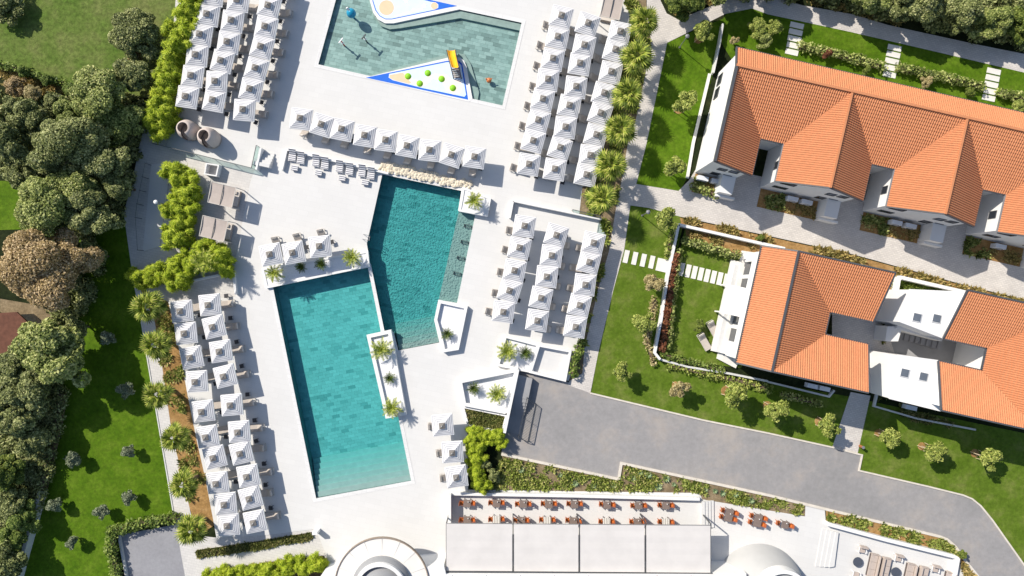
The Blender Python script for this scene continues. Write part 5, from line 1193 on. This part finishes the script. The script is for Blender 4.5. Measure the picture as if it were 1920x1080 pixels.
# cycads
cy = []
for s in range(2):
    rng = np.random.default_rng(90 + s); src = feather_mesh(.95, .13, .25, 'leaf_cycad', 9); vv = np.array([v.co[:] for v in src.vertices]); ff = [tuple(p.vertices) for p in src.polygons]; V, Fc = [], []
    for k in range(40):
        el = 1.25 - 1.15 * (k / 40) + rng.uniform(-.1, .1); m_ = np.array(Matrix.Rotation(k * 2.3999, 3, 'Z') @ Matrix.Rotation(-el, 3, 'Y')); b = len(V); V += [tuple(q) for q in (vv @ m_.T) * rng.uniform(.85, 1.05)]; Fc += [tuple(i + b for i in q) for q in ff]
    me = bpy.data.meshes.new('crown'); me.from_pydata(V, [], Fc); me.update(); me.materials.append(MAT['leaf_cycad']); cy.append(me)
for i, (lab, x, y, z, s) in enumerate([('dark cycad, left of two in the flat planter', 564, 501, .32, .9), ('dark cycad, right of two in the flat planter', 602, 495, .32, 1.0), ('cycad in the middle of the long planter', 730, 709, .42, .95), ('cycad in the pointed planter', 839, 626, .3, 1.0), ('dark cycad in the planter beside the empty terrace', 985, 661, .22, 1.1), ('cycad left in the pentagonal planter', 888, 728, .3, 1.05)]):
    g = W(x, y, z + .5); t = thing('cycad', lab, 'cycad', (g.x, g.y, z), random.uniform(0, 6), 'cycads in the planters'); t.scale = (s,) * 3
    MB().tube((0, 0, 0), (0, 0, .3), .16, .14).build('trunk', 'bark', t); o = link(bpy.data.objects.new('crown', cy[i % 2]), t); o.location = (0, 0, .28)

# hedges
def hedge(label, pts, w, h, mat, dens=90, size=.16, name='hedge', z=0.):
    t = thing(name, label, 'hedge'); P_ = [W(x, y, h * .8) for x, y in pts]; rng = np.random.default_rng(int(pts[0][0] * 7 + pts[0][1])); L = []; tot = 0; core = MB()
    for a, b in zip(P_, P_[1:]):
        a = Vector((a.x, a.y, 0)); b = Vector((b.x, b.y, 0)); d = b - a; n = max(2, int(d.length / (w * .45))); tot += d.length
        for k in range(n + 1): p = a + d * (k / n); L.append(((p.x + rng.uniform(-.1, .1) * w, p.y + rng.uniform(-.1, .1) * w, z + h * .55), (w * rng.uniform(.42, .62), w * rng.uniform(.42, .62), h * rng.uniform(.42, .55))))
        core.box((a + b) / 2 + Vector((0, 0, z + h * .3)), (d.length, w * .3, h * .6), math.atan2(d.y, d.x))
    core.build('stems', 'bark', t)
    me = np_mesh('foliage', leaves(L, int(tot * dens * (w + h) * .6), size, .6, rng, (.55, 1.05)), 4); me.materials.append(MAT[mat]); link(bpy.data.objects.new('foliage', me), t)
hedge('pale green hedge bordering the parking pad, bending down', [(330, 972), (290, 978), (240, 988), (208, 1000), (206, 1030), (218, 1090)], 1.5, 1.3, 'leaf_hedge', 110)
hedge('dark tall hedge beside the concrete wall', [(110, 740), (100, 800), (82, 880), (70, 930), (40, 1000)], 1.8, 1.5, 'leaf_dark', 90, .15)
hedge('thin hedge line below the meadow', [(-10, 118), (40, 130), (100, 150), (150, 165)], 1.0, 1.3, 'leaf_hedge', 80)
hedge('green hedge inside the villa garden, along its top', [(1287, 452), (1320, 460), (1385, 478)], 1.1, 1.3, 'leaf_mid', 110)
hedge('red brown shrub row inside the garden wall', [(1268, 480), (1258, 540), (1250, 600), (1243, 655)], 1.0, 1.2, 'leaf_red', 90)
hedge('green shrub row right of the red brown shrubs', [(1275, 470), (1268, 520), (1262, 580), (1255, 650)], .8, 1.0, 'leaf_mid', 80)
hedge('low green hedge below the villa garden', [(1245, 666), (1300, 680), (1355, 695)], .9, .9, 'leaf_hedge', 100)
hedge('yellow green border planting below the garden wall', [(1255, 684), (1330, 702), (1400, 718), (1440, 728)], 1.3, .6, 'leaf_olive', 70)
hedge('planting strip left of the garden wall', [(1262, 440), (1250, 478)], 1.1, .9, 'leaf_olive', 80)
hedge('planting strip left of the garden wall, lower part', [(1228, 560), (1214, 640), (1225, 680)], 1.0, .6, 'leaf_dry', 60)
hedge('narrow green hedge at the end of the palm path', [(1090, 640), (1082, 668), (1074, 702)], 1.1, 1.2, 'leaf_hedge', 110)
hedge('vine hedge behind the terraced house, first section', [(1505, 85), (1560, 96), (1655, 122)], 1.2, 1.2, 'leaf_mid', 90)
hedge('vine hedge behind the terraced house, second section', [(1690, 125), (1760, 140), (1845, 160)], 1.2, 1.2, 'leaf_mid', 90)
hedge('vine hedge behind the terraced house, third section', [(1880, 172), (1960, 192)], 1.2, 1.2, 'leaf_mid', 90)
hedge('low dark shrubs before the half gable of the terraced house', [(1300, 350), (1325, 358), (1345, 366)], 1.1, .8, 'leaf_mid', 90)
hedge('hedge left of the villa entry path, in shade', [(1468, 740), (1540, 760)], 1.0, .8, 'leaf_mid', 60)
for i, (x, y, r, m) in enumerate([(1552, 100, 11, 'leaf_red'), (1625, 132, 11, 'leaf_bright'), (1738, 152, 13, 'leaf_dry'), (1820, 172, 11, 'leaf_bright'), (1910, 200, 14, 'leaf_olive'), (1312, 612, 12, 'leaf_bright'), (1378, 75, 8, 'leaf_dry'), (1426, 445, 7, 'leaf_bright'), (910, 870, 14, 'leaf_dark'), (925, 890, 15, 'leaf_dark'), (1805, 1040, 9, 'leaf_bright')]):
    tree(['dark red shrub in the first back garden', 'yellow green shrub in the first back garden', 'dry shrub in the second back garden', 'yellow green shrub in the second back garden', 'grey green shrub at the right edge behind the house', 'small bright shrub beside the villa loungers', 'dry narrow shrub at the house corner wall', 'green agave like shrub on the garden wall', 'dark shrub in the yellow hedge, upper', 'dark shrub in the yellow hedge, lower', 'green bush at the corner of the driveway bed'][i], x, y, r, 1.4, m, 1100, .14, cat='shrub', name='shrub', nl=8)

# ground cover (uncountable low plants) and agaves
def cover(label, ring, n, size, mat, z=.03, hgt=.35):
    rng = np.random.default_rng(int(ring[0][0] + ring[0][1] * 3)); xs = [p[0] for p in ring]; ys = [p[1] for p in ring]; P_ = []
    cl = [(rng.uniform(min(xs), max(xs)), rng.uniform(min(ys), max(ys))) for _ in range(max(8, n // 14))]
    while len(P_) < n:
        c = cl[rng.integers(len(cl))]; x = c[0] + rng.normal() * 5; y = c[1] + rng.normal() * 5
        if pip(x, y, ring): P_.append(W(x, y)[:])
    P_ = np.array(P_); m = 7; base = np.repeat(P_, m, 0); base[:, 2] = z; k = len(base); a = rng.uniform(0, 6.3, k); el = rng.uniform(.3, 1.3, k); L = size * rng.uniform(.5, 1.3, k) * np.repeat(rng.uniform(.6, 1.3, n), m)
    d = np.stack([np.cos(a) * np.cos(el), np.sin(a) * np.cos(el), np.sin(el)], 1) * L[:, None]; s = np.stack([-np.sin(a), np.cos(a), np.zeros(k)], 1) * (L * .16)[:, None]
    q = np.stack([base - s * .5, base + d * .55 + s, base + d - np.array([0, 0, .05]), base + d * .55 - s], 1).reshape(-1, 3)
    me = np_mesh('ground_cover', q, 4); me.materials.append(MAT[mat]); o = link(bpy.data.objects.new('ground_cover', me)); o['kind'] = 'stuff'; o['label'] = label; o['category'] = 'plants'
leaf('cover_green', [(0, (.09, .13, .02)), (.4, (.22, .28, .05)), (.75, (.38, .42, .1)), (1, (.55, .5, .2))], .25, .5)
cover('low plants in the orange bed along the left footpath', [(290, 602), (316, 566), (335, 650), (352, 740), (368, 820), (386, 900), (402, 985), (372, 1000), (355, 950), (322, 810), (302, 672)], 620, .4, 'cover_green')
cover('dry grasses in the orange bed along the left footpath', [(290, 602), (316, 566), (335, 650), (352, 740), (368, 820), (386, 900), (402, 985), (372, 1000), (355, 950), (322, 810), (302, 672)], 480, .35, 'cover_dry')
cover('grasses and shrubs under the right palm row', [(1172, 0), (1205, 0), (1213, 30), (1218, 70), (1208, 140), (1190, 225), (1175, 270), (1163, 342), (1152, 390), (1140, 470), (1120, 540), (1095, 652), (1090, 640), (1134, 440), (1126, 412), (1088, 400), (1094, 352), (1116, 348), (1142, 240), (1186, 45)], 1500, .5, 'cover_green')
cover('ornamental grasses along the wide path', [(1280, 409), (1440, 445), (1600, 480), (1640, 494), (1638, 505), (1560, 488), (1470, 462), (1400, 446), (1290, 421)], 850, .5, 'cover_dry')
cover('ornamental grasses along the wide path, right part', [(1672, 500), (1800, 536), (1920, 566), (1920, 582), (1815, 546), (1690, 516), (1668, 512)], 800, .5, 'cover_dry')
cover('dry grasses inside the villa garden wall', [(1290, 430), (1400, 455), (1428, 462), (1390, 474), (1290, 450)], 130, .4, 'cover_dry')
cover('mixed ground cover between driveway and restaurant', [(940, 855), (1160, 903), (1168, 874), (1310, 904), (1312, 922), (890, 915), (930, 890)], 1700, .4, 'cover_green')
cover('mixed ground cover right of the restaurant', [(1300, 902), (1440, 932), (1508, 948), (1507, 966), (1400, 948), (1300, 924)], 520, .36, 'cover_green')
cover('grasses in the bed between lounge and driveway', [(1550, 956), (1760, 1008), (1785, 1022), (1800, 1045), (1700, 1018), (1550, 978)], 700, .42, 'cover_green', .07)
cover('grasses right of the lounge platform', [(1800, 1048), (1830, 1085), (1870, 1150), (1815, 1150)], 600, .45, 'cover_dry', .07)
cover('dense low shrubs in the planter above the yellow bamboo', [(872, 766), (946, 781), (939, 808), (879, 796)], 900, .3, 'cover', .33)
cover('low flowering strip below the left parasols', [(370, 1032), (480, 1016), (585, 998), (586, 1010), (480, 1030), (372, 1046)], 1500, .3, 'cover', .03)
cover('low plants along the bottom bamboo', [(380, 1074), (500, 1055), (606, 1042), (612, 1052), (500, 1066), (390, 1086)], 900, .3, 'cover_dry', .03)
cover('scrub on the bare slope below the meadow', [(0, 125), (60, 140), (120, 165), (130, 190), (60, 215), (0, 215)], 900, .45, 'cover_dry', .0)
cover('leaf litter and weeds along the upper wood edge', [(1260, 30), (1350, -2), (1400, -18), (1505, 4), (1665, 42), (1825, 78), (1920, 96), (1920, 84), (1665, 30), (1505, -8), (1340, -14)], 1400, .4, 'cover_dry', .0)
cover('plants around the annex walls', [(1650, 530), (1680, 515), (1672, 600), (1655, 640), (1648, 600)], 400, .45, 'cover', .02)
cover('grass inside the upper annex wall', [(1695, 528), (1790, 545), (1705, 548), (1690, 600), (1680, 605)], 500, .35, 'leaf_bright', .02)
cover('plants below the lower annex', [(1650, 690), (1672, 680), (1668, 750), (1720, 770), (1800, 800), (1720, 790), (1640, 760)], 500, .4, 'cover', .02)
sheet('planting_bed', [(370, 1031), (480, 1015), (586, 997), (587, 1011), (480, 1031), (372, 1047)], .055, 'soil')
sheet('planting_bed', [(378, 1073), (500, 1054), (607, 1041), (614, 1054), (600, 1150), (390, 1150)], .055, 'soil')
sheet('lawn', [(1688, 522), (1810, 550), (1760, 640), (1672, 610)], .012, 'lawn_right')
sheet('planting_bed', [(1285, 427), (1470, 467), (1392, 480), (1288, 453)], .01, 'red_soil')
def agave_me(seed):
    V, Fc = [], []
    for k in range(18):
        a = k * 2.4; el = 1.2 - .055 * k; d = Vector((math.cos(a) * math.cos(el), math.sin(a) * math.cos(el), math.sin(el))) * .5; s = Vector((-math.sin(a), math.cos(a), 0)) * .07; b = len(V); V += [tuple(-s * .4), tuple(d * .5 + s), tuple(d), tuple(d * .5 - s)]; Fc.append((b, b + 1, b + 2, b + 3))
    me = bpy.data.meshes.new('rosette'); me.from_pydata(V, [], Fc); me.update(); me.materials.append(MAT['agave']); return me
AG = agave_me(1); AGS = None
for i, (x, y, w) in enumerate([(977, 880, 'first from the left'), (1050, 890, 'second from the left'), (1079, 906, 'third from the left'), (1112, 910, 'fourth from the left'), (1150, 909, 'fifth from the left'), (1187, 895, 'sixth from the left'), (1200, 885, 'seventh from the left'), (1216, 890, 'eighth from the left'), (1234, 912, 'ninth from the left'), (1249, 897, 'tenth from the left'), (1263, 908, 'eleventh from the left'), (1322, 918, 'twelfth from the left'), (1340, 920, 'thirteenth from the left'), (1354, 924, 'fourteenth from the left'), (1378, 926, 'fifteenth from the left'), (1408, 938, 'sixteenth from the left')]):
    t = thing('agave', f'pale rosette agave in the bed above the restaurant, {w}', 'agave', W(x, y, .03), random.uniform(0, 6), 'agaves in the driveway bed'); s = random.uniform(.8, 1.25); t.scale = (s,) * 3
    link(bpy.data.objects.new('rosette', AG), t)
    if AGS is None: o = MB().tube((0, 0, 0), (0, 0, .12), .09, .06, 6).build('core', 'agave', t); AGS = o.data
    else: link(bpy.data.objects.new('core', AGS), t)

for i, u in enumerate(US):
    lo = u - 4.3 if i else .2; hi = lo + (3.0 if i else 1.2); q_ = [fr(a, b, 0) for a, b in ((lo, .1), (hi, .1), (hi, 1.9), (lo, 1.9))]
    cover('green plants in the flower strip before ' + ('the half gable' if i == 0 else ORD[i - 1] + ' full gable'), [(960 + p.x * 16, 540 - p.y * 16) for p in q_], 160 if i else 70, .4, 'leaf_mid', .04)
    lo2 = hi; hi2 = (u + 2.6 if i else 2.7); q_ = [fr(a, b, 0) for a, b in ((lo2, .5), (hi2, .5), (hi2, 1.9), (lo2, 1.9))]
    cover('brownish low plants before ' + ('the half gable' if i == 0 else ORD[i - 1] + ' full gable'), [(960 + p.x * 16, 540 - p.y * 16) for p in q_], 150 if i else 60, .3, 'cover_dry', .04)
# lamp posts and bollard
for lab, x, y in (('slim lamp post at the upper path corner', 1274, 89), ('slim lamp post at the wide path junction', 1204, 404), ('slim lamp post in the bamboo left of the cabanas', 322, 386)):
    t = thing('lamp_post', lab, 'lamp post', W(x, y)); MB().tube((0, 0, 0), (0, 0, 3.6), .05, .04).build('pole', 'lamp_head', t); MB().lathe([(.001, 3.72), (.22, 3.68), (.24, 3.6), (.2, 3.52), (.001, 3.5)], n=16).build('lamp_head', 'lamp_head' if x != 322 else 'frame_white', t, True); MB().tube((0, 0, 0), (0, 0, .1), .12).build('base', 'lamp_head', t)
t = thing('bollard', 'short rust coloured bollard at the lawn corner by the driveway', 'bollard', W(1612, 836)); MB().tube((0, 0, 0), (0, 0, .8), .16).build('body', 'rust', t); MB().tube((0, 0, .8), (0, 0, .86), .18).build('cap', 'lamp_head', t)

t = thing('pool_ladder', 'small steel pool ladder on the left edge of the angular pool', 'ladder', W(689, 446, .05), math.radians(-12))
for k in (-.28, .28):
    MB().tube((-.45, k, 0), (-.4, k, .75), .03).tube((-.4, k, .75), (.15, k, .75), .03).tube((.15, k, .75), (.2, k, -.6), .03).build('rail', 'post_grey', t)
for k in range(3): MB().box((.19, 0, -.1 - .22 * k), (.1, .56, .03)).build('rung', 'post_grey', t)
